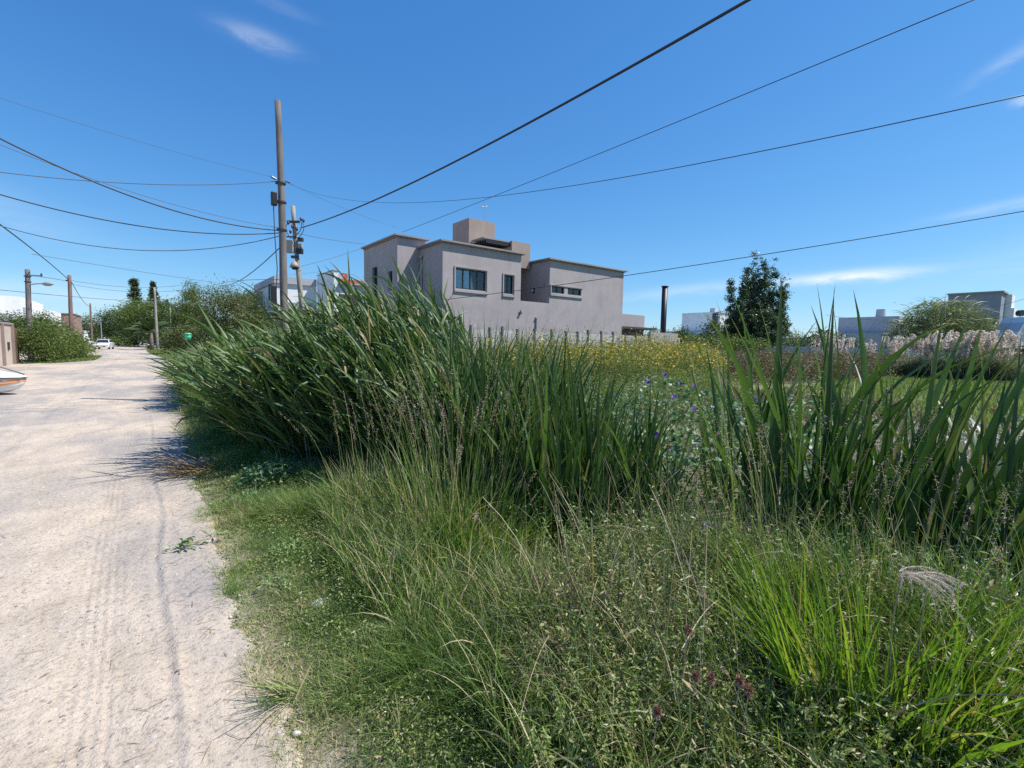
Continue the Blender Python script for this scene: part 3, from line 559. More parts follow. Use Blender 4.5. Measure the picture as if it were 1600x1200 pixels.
# left face of the wing with two tall window openings, built like the front walls and turned
def holedY(mb, x, th, y0, y1, z0, z1, holes):
    t = MB(); holed(t, y0, y1, z0, z1, 0, th, holes)
    mb.add([(x+p[1], p[0], p[2]) for p in t.v], [tuple(reversed(f)) for f in t.f])
holedY(m, 10.42, .2, 23.0, 27.6, -.1, 7.05, [(23.62, 24.15, 4.45, 5.45), (25.6, 26.35, 3.4, 5.9)])
m.build('wall', taupe, house)
for (a, b, c, d) in ((23.62, 24.15, 4.45, 5.45), (25.6, 26.35, 3.4, 5.9)):
    wdw = MB().box(10.55, 10.6, a, b, c, c+.06).box(10.55, 10.6, a, b, d-.06, d).box(10.55, 10.6, a, a+.06, c+.06, d-.06).box(10.55, 10.6, b-.06, b, c+.06, d-.06).build('window', black, house)
    MB().box(10.57, 10.58, a+.06, b-.06, c+.06, d-.06).build('pane', cglass, wdw)
def cornice(x0, x1, y0, y1, top, name='cornice', mat=None, o=.19):
    m = MB()
    for k, (oo, z0, z1) in enumerate(((o*.3, top-.07, top-.02), (o, top-.02, top+.06))):
        m.box(x0-oo, x1+oo, y0-oo, y0+.25, z0, z1); m.box(x0-oo, x0+.25, y0+.25, y1, z0, z1); m.box(x1-.25, x1+oo, y0+.25, y1, z0, z1)
    return m.build(name, mat or copec, house)
cornice(HX0, HX1, HY, 29, HT+.08); cornice(HX2, HX3+.3, HY, 29, HT+.08, o=.19); cornice(10.42, 11.99, 23.0, 27.6, 7.13)
MB().box(HX3, HX3+.3, HY, 29, -.1, HT+.0).build('wall', taupe, house)
for i, (x0, x1, z0, z1) in enumerate(wins):
    fr = MB(); yb = HY+.10; b = .05
    fr.box(x0, x1, yb, yb+.05, z0, z0+b).box(x0, x1, yb, yb+.05, z1-b, z1).box(x0, x0+b, yb, yb+.05, z0+b, z1-b).box(x1-b, x1, yb, yb+.05, z0+b, z1-b)
    nm = (3, 1, 1, 1)[i]; ex = np.linspace(x0+b, x1-b, nm+2)
    for q in ex[1:-1]: fr.box(q-.03, q+.03, yb-.005, yb+.045, z0+b, z1-b)
    wo = fr.build('window', black, house)
    for q in range(nm+1):
        MB().box(ex[q]+.03 if q else ex[q], ex[q+1]-.03 if q < nm else ex[q+1], yb+.02, yb+.028, z0+b, z1-b).build('pane', glass, wo)
    if i < 2:
        e = MB(); q1 = x0+(x1-x0)*(.52 if i == 0 else .62)
        npl = 26; xs2 = np.linspace(x0-.05, q1, npl)
        for a in range(npl-1):
            ya = yb+.15+.025*math.sin(a*1.9); yb2 = yb+.15+.025*math.sin((a+1)*1.9); e.add([(xs2[a], ya, z0-.05), (xs2[a+1], yb2, z0-.05), (xs2[a+1], yb2, z1+.05), (xs2[a], ya, z1+.05)], [(0, 1, 2, 3)])
        e.build('sky_reflection_sheet', reflected_sky, wo)  # pleated pale sheet added behind the left panes; its colour stands for reflected sky
    s = MB(); o = .10
    if i == 2: bx = (18.78, 21.44)
    elif i == 3: bx = None
    else: bx = (x0-o, x1+o)
    if bx:
        s.box(bx[0], bx[1], HY-.07, HY-.002, z0-.17, z0-.06); s.box(bx[0], bx[0]+.07, HY-.05, HY-.002, z0-.06, z1+.1); s.box(bx[0]+.07, bx[1], HY-.05, HY-.002, z1+.04, z1+.1)
        if i < 2: s.box(bx[1]-.07, bx[1], HY-.05, HY-.002, z0-.06, z1+.04)
        s.build('window_surround', taupe, house)
# room behind the glass
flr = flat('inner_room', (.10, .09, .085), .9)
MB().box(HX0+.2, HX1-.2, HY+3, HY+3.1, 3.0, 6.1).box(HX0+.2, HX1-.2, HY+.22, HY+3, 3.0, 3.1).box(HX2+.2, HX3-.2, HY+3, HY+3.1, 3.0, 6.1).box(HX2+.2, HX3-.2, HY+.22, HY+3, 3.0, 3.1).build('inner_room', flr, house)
# balcony lamp, camera, pipes
lm = MB().box(HX2-.10, HX2-.002, 21.9, 22.05, 4.85, 5.12).build('wall_lamp', black, house, bevel=.01); MB().box(HX2-.13, HX2-.10, 21.92, 22.03, 4.90, 5.05).build('lamp_shade', lampglass, lm)
MB().tube([(HX2-.002, 21.05, 5.3), (HX2-.22, 21.0, 5.28)], .03, 8).tube([(HX2-.002, 21.05, 5.2), (HX2-.2, 21.0, 5.38)], .015, 6).build('wall_camera', steel, house)
MB().box(16.5, 16.62, HY-.12, HY-.002, 3.42, 3.5).tube([(16.56, HY-.06, 3.5), (16.56, HY-.06, 3.62)], .03, 8).build('wall_light', darkm, house)
MB().tube([(17.75, HY-.05, 2.4), (17.75, HY-.05, 3.22)], .04, 8).box(17.68, 17.82, HY-.1, HY-.002, 3.22, 3.3).build('vent_pipe', plasterwall, house)
MB().tube([(11.84, HY-.06, 2.2), (11.84, HY-.06, 3.6), (12.0, HY-.05, 3.85), (12.28, HY-.05, 4.2)], .012, 6).build('cable_conduit', darkm, house)
MB().tube([(HX0-.06, 22.7, 2), (HX0-.06, 22.7, 5.9), (HX0-.06, 22.75, 6.1)], .05, 8).tube([(HX0-.1, 22.7, 6.1), (HX0-.1, 22.7, 6.22)], .09, 8).build('downpipe', taupe, house)
# rooftop tank housing
tx0, tx1, ty0, ty1 = 15.2, 17.05, 23.75, 25.6
m = MB().box(tx0, tx1, ty0+.02, ty1, HT-.3, 9.0); m.build('tank_tower', taupe2, house)
m = MB().box(tx0+2.0, tx1+1.55, ty0-1.5, ty1-1.5, HT-.3, 7.75).build('stair_tower', taupe2, house)
m = MB().box(tx0+.15, tx0+2.0, ty0-1.3, ty0-.02, 7.66, 7.74); m.build('stair_canopy', copec, house)
for k in range(6): MB().box(tx0+.3, tx0+1.98, ty0-1.35+.23*k, ty0-1.28+.23*k, 7.42, 7.6).build('slat', black, house)
MB().tube([(16.4, 23.95, 9.0), (16.4, 23.95, 10.05)], .015, 6).tube([(16.2, 23.95, 9.85), (16.62, 23.95, 9.95)], .01, 5).tube([(16.22, 23.85, 10.02), (16.6, 24.05, 9.98)], .01, 5).tube([(16.4, 23.8, 9.9), (16.4, 24.12, 9.9)], .01, 5).build('antenna', steel, house)
# low annex and pergola on the far side
MB().box(HX3+.3, 28.93, 21.5, 27, 2.9, 4.0).build('annex_wall', taupe, house); MB().box(HX3+.05, 29.4, 20.75, 21.49, 2.95, 3.1).build('annex_eave', darkroof, house)
MB().box(HX3+.3, 28.9, 21.52, 27, -.1, 2.9).build('annex_wall', brick_m, house)
# dark carport frame at the front corner
m = MB().box(8.2, 12.4, 19.85, 20.0, 2.85, 3.02).box(12.28, 12.42, 19.86, 20.0, -.05, 2.85).box(8.2, 8.35, 19.85, 20.0, -.05, 2.85).box(8.2, 8.32, 20.0, 22.9, 2.88, 3.0); m.build('carport_frame', black, house)
ch = thing('chimney_pipe', 'tall round black metal chimney beyond the low annex', 'chimney', (31.4, 21.6, 0))
MB().tube([(0, 0, 0), (0, 0, 6.3)], .21, 16).build('pipe', black, ch, True); MB().tube([(0, 0, 6.3), (0, 0, 6.36)], .27, 16).build('cap', darkm, ch, True)
MB().box(-.3, .3, -.2, .4, -.1, 2.0).build('base', plasterwall, ch)

# ------------------------------------------------------------------ precast fence: posts and planks as pieces
fence = thing('concrete_fence', 'weathered precast concrete plank fence with dark posts in front of the grey house', 'fence')
px = [8.6, 9.8, 10.9, 12.0, 12.94, 14.72-.6, 14.9, 15.9, 17.15, 18.42, 19.5, 20.51, 21.42, 22.6, 23.72, 24.92, 26.05, 27.4]
pm = MB().box(-.045, .045, -.07, .07, -.1, 2.56).build('post', darkm, fence); first = True
concd = stucco('dark_concrete_post', (.15, .14, .14), .3); pm.data.materials[0] = concd
for i, x in enumerate(px):
    o = pm if i == 0 else pm.copy()
    if i: C.objects.link(o); o.parent = fence
    o.location = (x, 20.0, 0); o.scale = (1, 1, 1+rng.uniform(-.02, .05)); o.rotation_euler = (0, rng.uniform(-.01, .01), 0)
pl = None
for i in range(len(px)-1):
    for k in range(6):
        w_ = px[i+1]-px[i]-.09-.006
        if pl is None:
            pl = MB().box(-.5, .5, -.022, .022, .012, .400).build('plank', concrete, fence); o = pl
        else: o = pl.copy(); C.objects.link(o); o.parent = fence
        o.location = ((px[i]+px[i+1])/2, 20.0+rng.uniform(-.008, .008), .0+k*.412+rng.uniform(0, .006)); o.scale = (w_, 1, 1); o.rotation_euler = (rng.uniform(-.02, .02), 0, 0)
gw = thing('plaster_wall', 'stained pale plaster wall panel ending the concrete fence', 'wall', (27.46, 20, 0))
MB().box(0.08, 3.35, -.08, .1, -.1, 2.75).build('panel', plasterwall, gw); MB().box(3.37, 3.57, -.12, 30, -.1, 2.45).build('return_wall', concrete, gw)
lw = thing('boundary_wall', 'low pale grey wall beyond the brown weeds under the poplar', 'wall'); P0 = spot(1085, 545, 41); P1 = spot(1500, 552, 41)
d = P1[:2]-P0[:2]; Lw = np.linalg.norm(d); lw.location = (P0[0], P0[1], 0); lw.rotation_euler = (0, 0, math.atan2(d[1], d[0]))
xx = 0; k = 0
while xx < Lw:
    wd = 2.6; MB().box(xx+.06, xx+wd-.06, -.05, .05, -.1, 2.0+rng.uniform(-.04, .04)).build('panel', concrete, lw); MB().box(xx-.055, xx+.055, -.09, .09, -.1, 2.15 if k % 5 else 2.3).build('post', plasterwall, lw); xx += wd; k += 1

# ------------------------------------------------------------------ other buildings
def bldg(name, label, parts, cat='house'):
    t = thing(name, label, cat)
    for (nm, mat, bx) in parts:
        m = MB()
        for b in (bx if isinstance(bx[0], (tuple, list)) else [bx]): m.box(*b)
        m.build(nm, mat, t)
    return t
b = bldg('white_house', 'white plaster house with grey parapet behind the leaning wooden poles', [
    ('wall', white, (7.55, 10.25, 36.6, 44, -.1, 6.05)), ('parapet', greyw, [(7.4, 10.22, 36.45, 36.6, 5.72, 6.2), (7.4, 7.55, 36.6, 44, 5.72, 6.2)]), ('garage_door', greyw, (8.3, 10.2, 36.5, 36.59, -.1, 4.45)),
    ('chimney', darkm, (7.25, 7.42, 37.5, 37.7, 4.6, 5.7))])
w0 = MB().box(7.46, 7.54, 37.0, 37.9, 4.0, 4.9).build('window', black, b); MB().box(7.445, 7.455, 37.06, 37.84, 4.06, 4.84).build('pane', cglass, w0)
b = bldg('white_house', 'white modern house with a red roof edge left of the grey house', [
    ('wall', white, [(10.3, 10.6, 32.75, 36.58, -.1, 6.45), (10.6, 16, 35.6, 36.5, -.1, 5.2), (10.61, 12.6, 32.75, 33.0, 4.95, 5.6), (11.95, 16, 32.75, 33.0, -.1, 4.95)]),
    ('coping', greyw, [(10.25, 10.65, 32.7, 36.58, 6.45, 6.52), (10.61, 16, 32.5, 33.0, 5.6, 5.68)]),
    ('roof', redr, (10.62, 16, 32.7, 36.5, 5.69, 5.95)), ('chimney', redr, (11.15, 11.45, 33.4, 34.0, 5.95, 6.45)), ('chimney_cap', greyw, (10.7, 11.14, 33.2, 34.2, 5.95, 6.3))])
for (x0, x1, z0, z1) in ((10.9, 11.3, 3.6, 4.6), (11.4, 11.8, 3.6, 4.6)):
    w0 = MB().box(x0, x1, 35.5, 35.59, z0, z1).build('window', white, b); MB().box(x0+.05, x1-.05, 35.48, 35.495, z0+.05, z1-.05).build('pane', cglass, w0)
w0 = MB().box(10.24, 10.295, 33.3, 33.9, 3.6, 5.1).build('window', darkm, b); MB().box(10.22, 10.235, 33.36, 33.84, 3.66, 5.04).build('pane', cglass, w0)
bldg('beige_house', 'plain beige house with a flat roof left of the wooden poles', [('wall', beige, [(6.8, 9.2, 40.8, 50, -.1, 4.2), (6.85, 9.15, 41.4, 50, 4.2, 5.5)]), ('coping', copec, (6.7, 9.3, 40.7, 50.1, 4.2, 4.3))])
sh = bldg('garden_shed', 'low dark sheet roofed shed and brown wall behind the reeds', [('roof', darkroof, (4.3, 10.6, 19.2, 22.9, 2.78, 2.9)), ('wall', brick_m, (4.6, 10.4, 19.6, 22.6, -.1, 2.77))], 'shed')
b = bldg('white_house', 'white two storey house partly hidden left of the poplar', [('wall', white, [(55.2, 62, 31.8, 38, -.1, 3.9), (58.0, 62.5, 31.6, 37, 3.9, 6.4)]), ('coping', greyw, [(55.1, 62.1, 31.5, 31.8, 3.7, 3.95), (57.9, 62.6, 31.5, 31.6, 6.2, 6.45)]), ('terrace_post', greyw, [(55.15, 55.35, 31.5, 31.7, -.1, 3.7)])])
w0 = MB().box(55.8, 57.4, 31.70, 31.79, 1.4, 3.4).build('window', darkm, b); MB().box(55.9, 57.3, 31.68, 31.69, 1.5, 3.3).build('pane', cglass, w0)
w0 = MB().box(57.9, 57.99, 31.9, 32.6, 4.4, 6.2).build('window', darkm, b)
bldg('white_house', 'white wall and blue grey building seen under the right side of the poplar', [('wall', white, (62, 66, 22.5, 27, -.1, 3.2)), ('wall', greyw, (67, 72, 24, 29, -.1, 2.9))])
b = bldg('grey_house', 'low blue grey house behind the pale pampas plumes', [('wall', greyw, [(71.8, 78, 18.2, 26, -.1, 4.0), (75.0, 80, 17.4, 24, 4.0, 6.2)]), ('coping', bluegrey, (71.7, 78.1, 18.1, 18.2, 3.85, 4.05))])
b = bldg('tower_house', 'tall blue grey house with a white side wall at the right edge', [('wall', bluegrey, (86.6, 92.6, 9.9, 15, -.1, 9.5)), ('wall', white, (89.9, 92.8, 9.0, 9.88, -.1, 7.7)), ('cornice', copec, (86.3, 92.7, 9.7, 15.1, 9.5, 9.7)), ('wall', white, (89.95, 92.7, 9.3, 9.89, 7.7, 9.45))])
for (y0, y1, z0, z1) in ((11.1, 12.0, 4.0, 5.6), (10.2, 10.45, 3.6, 6.5)):
    w0 = MB().box(86.5, 86.59, y0, y1, z0, z1).build('window', darkm, b)
w0 = MB().box(90.4, 91.6, 8.9, 8.99, 4.0, 6.0).build('window', darkm, b)
def far_window(par, x0, x1, y, z0, z1):
    w0 = MB().box(x0, x1, y-.08, y-.01, z0, z1).build('window', white, par); MB().box(x0+.08, x1-.08, y-.1, y-.085, z0+.08, z1-.08).build('pane', cglass, w0)
gh_ = bpy.data.objects['grey_house']; far_window(gh_, 72.6, 73.8, 18.2, 1.6, 2.9); far_window(gh_, 76.0, 77.2, 17.4, 4.6, 5.6)
MB().tube([(77.5, 20, 6.2), (77.5, 20, 7.3)], [.55, .5], 14).build('water_tank', greyw, gh_)
MB().tube([(60.5, 34, 6.4), (60.5, 34, 6.9)], .03, 5).box(59.2, 59.9, 33, 33.7, 6.4, 7.0).build('water_tank', greyw, bpy.data.objects['white_house.002'])
# pale camper at the right edge
cp = spot(1592, 538, 45); t = thing('camper_trailer', 'white camper with a sloping front at the right edge beyond the pampas grass', 'camper', (cp[0], cp[1], 0), math.atan2(R0[1], R0[0]))
def prism(mb, prof, y0, y1):
    n = len(prof); mb.add([(x, y0, z) for x, z in prof]+[(x, y1, z) for x, z in prof], [tuple(range(n)), tuple(range(2*n-1, n-1, -1))]+[(i, i+n, (i+1) % n+n, (i+1) % n) for i in range(n)])
m = MB(); prism(m, [(-.8, 2.5), (5, 2.3), (5, 5.1), (.75, 5.2), (.2, 4.6)], 0, 2.2); m.build('body', flat('camper_paint', (.55, .54, .62), .35, var=.05), t)
m = MB(); prism(m, [(-.9, 2.46), (-.78, 2.5), (.74, 5.24), (.6, 5.26)], -.06, 2.26); m.build('trim', carpaint, t); MB().box(-.8, 5, -.03, 2.2, 2.25, 2.3).build('sill', white, t)
MB().box(-.5, 5, .3, 2.2, -.1, 2.25).build('base', darkroof, t); MB().tube([(.9, 1, 5.2), (.9, 1, 5.5)], .03, 6).tube([(.9, .8, 5.65), (.9, 1.2, 5.65)], [.3, .3], 14).build('satellite_dish', darkm, t)
# left side: wall with pillars
lwall = thing('boundary_wall', 'beige plastered wall with brown pillars at the left edge of the road', 'wall')
MB().box(-6.35, -6.15, 25, 41.2, -.1, 2.38).build('panel', wallb, lwall); MB().box(-6.42, -6.08, 25, 41.25, 2.38, 2.48).build('coping', copec, lwall)
pp = None
for y in (26.5, 29.6, 32.7, 35.8, 38.4, 41.05):
    o = MB().box(-6.42, -6.05, y-.16, y+.16, -.1, 2.36).build('pillar', wallpil, lwall)
MB().box(-6.14, -6.10, 39.7, 40.1, .9, 1.35).build('meter_box', darkm, lwall)
MB().box(-6.3, -6.1, 41.5, 42.6, -.1, 2.2).build('gate', flat('gate_wood', (.16, .10, .07), .8), lwall)
b = bldg('white_house', 'long white house behind the beige wall at the left edge', [('wall', white, [(-24, -8.6, 62, 75, -.1, 5.3), (-26, -10.6, 60.5, 62, -.1, 5.9)]), ('low_roof', greyw, (-20, -8.9, 58, 60.4, 2.9, 3.6)), ('parapet', white, (-16, -13, 61, 64, 5.9, 6.6))])
MB().box(-8.59, -8.5, 63, 65, 2.6, 4.4).build('shutter', greyw, b)
bldg('white_house', 'small white block right of the long white house by the pole', [('wall', white, (-8.4, -6.9, 66, 72, -.1, 4.3)), ('shutter', bluegrey, (-8.2, -7.7, 65.9, 65.99, 1.5, 3.6))])
bldg('brown_building', 'brown flat roofed brick building behind the roadside bush', [('wall', brick_m, (-11.5, -6.9, 84.5, 95, -.1, 4.7)), ('coping', copec, (-11.6, -6.8, 84.4, 95, 4.7, 4.8))], 'building')
b = bldg('roadside_house', 'small pale house front beyond the brown building by the white car', [('wall', white, (-9.2, -7.0, 98, 106, -.1, 2.6)), ('roof', greyw, (-9.4, -6.8, 97.8, 106, 2.6, 2.75)), ('column', white, [(-6.9, -6.7, 97.9, 98.1, -.1, 2.6)])])
MB().box(-8.4, -7.6, 97.9, 97.99, 1.0, 2.0).build('window', darkm, b)

# ------------------------------------------------------------------ poles
def pole(name, label, bot, top, r0, r1, mat, group='utility poles along the road'):
    bot = np.array(bot, float); top = np.array(top, float); t = thing(name, label, 'pole', (bot[0], bot[1], 0), 0, group)
    o = np.array([bot[0], bot[1], 0]); b2 = bot-o; b2[2] = -.3; tp = top-o
    N = 14; pts = []; rad = []
    for i in range(N+1):
        q = i/N; pts.append(b2*(1-q)+tp*q+np.array([math.sin(q*7+bot[0]), math.cos(q*5+bot[1]), 0])*.012*(tp[2]/8)); rad.append((r0+(r1-r0)*q)*(1+.03*math.sin(i*2.3)))
    MB().tube(pts, rad, 14).build('shaft', mat, t, True)
    return t, (lambda z: o+b2+(tp-b2)*((z-b2[2])/(tp[2]-b2[2]))), o
P1, p1, o1 = pole('utility_pole', 'tall weathered brown wooden pole rising behind the reeds left of the house', spot(449, 631, 12.5), spot(434.5, 158, 12.5), .108, .078, polew)
def rel(o, f): return lambda z: f(z)-o
q = rel(o1, p1)
def ringm(m, c, r, h=.05): m.tube([c-np.array([0, 0, h/2]), c+np.array([0, 0, h/2])], r, 14)
for z in (5.85, 5.35, 4.62): m = MB(); ringm(m, q(z), .132, .04); m.build('band', darkm, P1)
MB().tube([q(5.9)+[-.13, -.1, 0], q(5.9)+[-.24, -.12, .03]], .03, 8).build('insulator', ceramic, P1); MB().tube([q(5.9)+[.1, -.1, 0], q(5.9)+[.22, -.05, .0]], .02, 8).build('insulator', ceramic, P1)
c = q(5.35); MB().box(c[0]-.26, c[0]-.12, c[1]-.16, c[1]-.02, c[2]-.14, c[2]+.2).build('splice_box', black, P1, bevel=.02)
c = q(2.85); MB().box(c[0]-.34, c[0]-.2, c[1]-.16, c[1]+.0, c[2]-.22, c[2]+.28).box(c[0]-.3, c[0]-.18, c[1]-.2, c[1]-.05, c[2]-.38, c[2]-.24).build('meter_box', black, P1, bevel=.02)
MB().tube([q(5.3)+[-.2, -.05, 0], q(4.4)+[-.19, -.06, 0], q(3.6)+[-.16, -.08, 0], q(2.9)+[-.2, -.06, 0]], .012, 6).build('drop_cable', wirem, P1)
MB().tube([q(2.7)+[-.2, -.08, 0], q(2.3)+[-.05, -.16, 0], q(1.5)+[.0, -.17, 0]], .01, 6).build('drop_cable', wirem, P1)
P2, p2, o2 = pole('utility_pole', 'thinner grey pole with cable boxes just right of the tall brown pole', spot(481, 560, 19), spot(458, 322, 19), .115, .085, poleg)
q = rel(o2, p2); rt = np.array([R0[0], R0[1], 0]); fw_ = -np.array([math.sin(AZ), math.cos(AZ), 0])
def rbox(name, c, w_, d_, h, mat, par, bev=.01, rz=None):
    m = MB(); rzv = math.atan2(R0[1], R0[0]) if rz is None else rz
    m.box(-w_/2, w_/2, -d_/2, d_/2, -h/2, h/2); cs, sn = math.cos(rzv), math.sin(rzv)
    m.v = [(c[0]+x*cs-y*sn, c[1]+x*sn+y*cs, c[2]+z) for x, y, z in m.v]; return m.build(name, mat, par, bevel=bev)
rbox('junction_box', q(5.45)+rt*-.18+fw_*.16, .26, .16, .5, greybox, P2); rbox('junction_box', q(5.75)+rt*.22+fw_*.08, .20, .16, .14, darkm, P2); rbox('junction_box', q(5.5)+rt*.2+fw_*.08, .16, .16, .16, greybox, P2)
rbox('junction_box', q(5.28)+rt*.16+fw_*.12, .24, .18, .2, black, P2); rbox('junction_box', q(5.05)+rt*-.05+fw_*.12, .26, .14, .1, darkm, P2); rbox('bracket', q(5.85)+rt*-.12+fw_*.1, .4, .06, .05, darkm, P2)
rbox('clamp', q(6.45)+fw_*.1, .5, .08, .09, darkm, P2)
for k, (dx, zz) in enumerate(((.32, 6.55), (.42, 6.5), (-.2, 6.4), (-.05, 6.25), (.12, 6.15), (-.14, 6.05))):
    cc = q(zz)+rt*dx+fw_*.12; MB().tube([cc-[0, 0, .07], cc, cc+[0, 0, .07]], [.03, .055, .03], 8).build('insulator', ceramic, P2, True)
m = MB()
for (a, b_) in ((.38, .15), (.32, -.05), (-.2, -.1)):
    s = q(6.45)+rt*a+fw_*.12; e = q(5.75)+rt*b_+fw_*.2; pts = [s*(1-u)+e*u+rt*.14*math.sin(PI*u)*(1 if a > 0 else -1) for u in np.linspace(0, 1, 7)]; m.tube(pts, .014, 6)
m.build('jumper_cable', wirem, P2)
c = q(4.75)+rt*-.08+fw_*.14; MB().tube([c+[0, 0, .14], c, c-[0, 0, .12]], [.06, .14, .19], 14).build('lamp_hood', greybox, P2, True); MB().tube([c-[0, 0, .12], c-[0, 0, .2]], [.13, .08], 12).build('lamp', black, P2, True)
MB().tube([q(3.9)+fw_*.12, q(3.0)+rt*.22+fw_*.1, q(1.9)+rt*.4+fw_*.1], .018, 6).build('guy_cable', wirem, P2)
PL, pL, oL = pole('utility_pole', 'thick pole with street lamp arm beside the beige wall at the left', spot(49, 566, 30.5), spot(42.5, 421, 30.5), .165, .125, poler if 0 else polew)
q = rel(oL, pL)
e = q(5.0); MB().tube([e, e+rt*.5+[0, 0, .08], e+rt*1.0+[0, 0, .1]], .035, 8).build('lamp_arm', steel, PL)
c = e+rt*1.25+np.array([0, 0, .08]); MB().tube([c-rt*.3, c-rt*.1, c+rt*.15, c+rt*.42], [.05, .13, .13, .03], 10).build('lamp_head', greybox, PL, True)
e = q(5.65); MB().tube([e, e+rt*.9+[0, 0, -.05]], .025, 8).build('bracket_arm', darkm, PL); MB().tube([e+rt*.9+[0, 0, -.1], e+rt*.9+[0, 0, .1]], .05, 8).build('insulator', ceramic, PL)
m = MB(); ringm(m, q(5.55), .18, .06); ringm(m, q(5.2), .18, .05); m.build('band', darkm, PL)
PM, pM, oM = pole('utility_pole', 'reddish brown pole standing behind the roadside bush', spot(114, 560, 42), spot(108, 430, 42), .17, .13, poler); q = rel(oM, pM)
rbox('insulator', q(6.7)+rt*-.15, .3, .1, .12, darkm, PM)
pole('utility_pole', 'slim dark pole above the white car with a frame beside it', spot(145, 560, 80), spot(141, 474, 80), .16, .12, poler)
PR, pR, oR = pole('utility_pole', 'pale grey leaning pole on the grass verge before the palm', spot(247, 549, 70), spot(241, 449, 70), .19, .14, poleg)
pole('utility_pole', 'thin pale pole right of the leaning pole before dark trees', spot(267, 550, 78), spot(266, 481, 78), .13, .1, poleg)
pp_, f_, o_ = pole('utility_pole', 'grey pole with a small box on top left of the cone shaped tree', spot(276, 552, 74), spot(275, 472, 74), .17, .13, poleg); rbox('transformer', rel(o_, f_)(6.4)+rt*.2, .5, .4, .5, darkm, pp_)
t, f_, o_ = pole('lamp_post', 'slender post with a flat lamp behind the beige wall at the left', spot(20, 560, 48), spot(20, 468, 48), .06, .05, steel, None); c = rel(o_, f_)(5.1); rbox('lamp_head', c, .55, .3, .12, darkm, t); t['category'] = 'lamp post'
t, f_, o_ = pole('lamp_post', 'thin curved lamp post against the beige house', spot(414, 520, 30), spot(414, 466, 30), .035, .03, darkm, None); t['category'] = 'lamp post'
c = rel(o_, f_)(3.9); MB().tube([c+rt*-.02+[0, 0, .55], c+rt*-.15+[0, 0, .72], c+rt*-.4+[0, 0, .75], c+rt*-.6+[0, 0, .66]], .03, 6).build('lamp_arm', darkm, t)
fr = thing('metal_frame', 'pale goal like metal frame beside the road above the white car', 'frame', ground_at(152, 548, 84)); hh = 5.2
MB().tube([(-.9*R0[0], -.9*R0[1], 0), (-.9*R0[0], -.9*R0[1], hh)], .07, 8).build('post', steel, fr); MB().tube([(.9*R0[0], .9*R0[1], 0), (.9*R0[0], .9*R0[1], hh)], .07, 8).build('post', steel, fr); MB().tube([(-1.2*R0[0], -1.2*R0[1], hh-.4), (1.2*R0[0], 1.2*R0[1], hh-.4)], .06, 8).build('crossbar', steel, fr)

# ------------------------------------------------------------------ wires
def wire(label, A, Mid, B, rad=.009, mat=None, name='overhead_wire', sag=None):
    a = spot(*A); b = spot(*B); bt, bs, be = .5, 0, 1e9
    for tt in np.linspace(.08, .92, 85):
        P = a*(1-tt)+b*tt
        for _ in range(2):
            x, y = seen(P); z = (P-EYEP)@F; P = P+np.array([0, 0, (y-Mid[1])*z/FPX])
        x, y = seen(P); s = -(P-(a*(1-tt)+b*tt))[2]/(4*tt*(1-tt))
        if abs(x-Mid[0]) < be: be, bt, bs = abs(x-Mid[0]), tt, s
    if sag is not None: bs = sag
    pts = [a*(1-u)+b*u-np.array([0, 0, 4*bs*u*(1-u)]) for u in np.linspace(0, 1, 40)]
    o = pts[0]; m = MB().tube([p-o for p in pts], rad, 6); ob = m.build(name, mat or wirem, None, True); ob.location = o
    tag(ob, label, 'wire', 'overhead wires')
wire('thickest black cable climbing from the boxed pole to the top edge', (470, 356, 19), (760, 229), (1190, -12, 5.4), .019)
wire('thin wire from the house wing roof to the upper right corner', (628, 363, 22.3), (1000, 213), (1540, -8, 7), .008)
wire('sagging wire from the tall brown pole to the right edge high above the poplar', (446, 284, 12.4), (760, 306), (1640, 140, 2.0), .0026, None, 'overhead_wire', .5)
wire('wire crossing the grey house front and rising over the poplar', (697, 468, 22.4), (970, 432), (1640, 323, 13), .013)
wire('upper thick cable from the left edge down to the tall brown pole', (436, 360, 12.6), (200, 305), (-40, 196, 8), .014)
wire('thin wire just above the upper thick cable at the left', (436, 356, 12.6), (205, 300), (-40, 210, 8.6), .006, wiregrey)
wire('lower thick cable curving from the left edge to the tall brown pole', (436, 364, 12.6), (210, 352), (-40, 292, 9), .012)
wire('thin wire sagging lowest between the left edge and the tall brown pole', (436, 369, 12.6), (200, 390), (-40, 340, 11), .010, wiregrey)
wire('nearly level wire from the top clamp of the tall brown pole to the left', (436, 283, 12.6), (240, 288), (-40, 264, 9), .008, wiregrey)
wire('faint highest wire at the upper left', (432, 278, 12.6), (230, 225), (-40, 140, 9), .004, wiregrey)
wire('cable dropping from the tall brown pole into the feathery tree', (440, 384, 12.5), (402, 419), (345, 446, 30), .014)
wire('steep cable from the left edge down to the reddish brown pole', (-20, 336, 20), (55, 393), (107, 437, 42), .03)
wire('low wire crossing the thick pole with the street lamp', (-20, 451, 20), (110, 463), (330, 474, 60), .014, wiregrey)
wire('long sagging wire from above the lamp arm to the feathery tree', (50, 397, 28), (180, 418), (332, 441, 40), .014, wiregrey)
wire('short wire from the street lamp pole to the reddish brown pole', (46, 431, 30.5), (75, 434), (107, 440, 42), .02, wiregrey)
wire('wire from the reddish brown pole over the palm to the cone shaped tree', (110, 438, 42), (215, 449), (310, 441, 55), .018, wiregrey)
wire('lower wire from the reddish brown pole across the two conifers', (111, 444, 42), (215, 456), (330, 446, 48), .015, wiregrey)
wire('steep wire from the reddish brown pole to the slim dark pole', (112, 441, 42), (126, 465), (141, 479, 80), .03, wiregrey)
wire('thin wire from the boxed pole to the left corner of the grey house', (466, 365, 18.9), (520, 375), (569, 381, 24), .010, wiregrey)
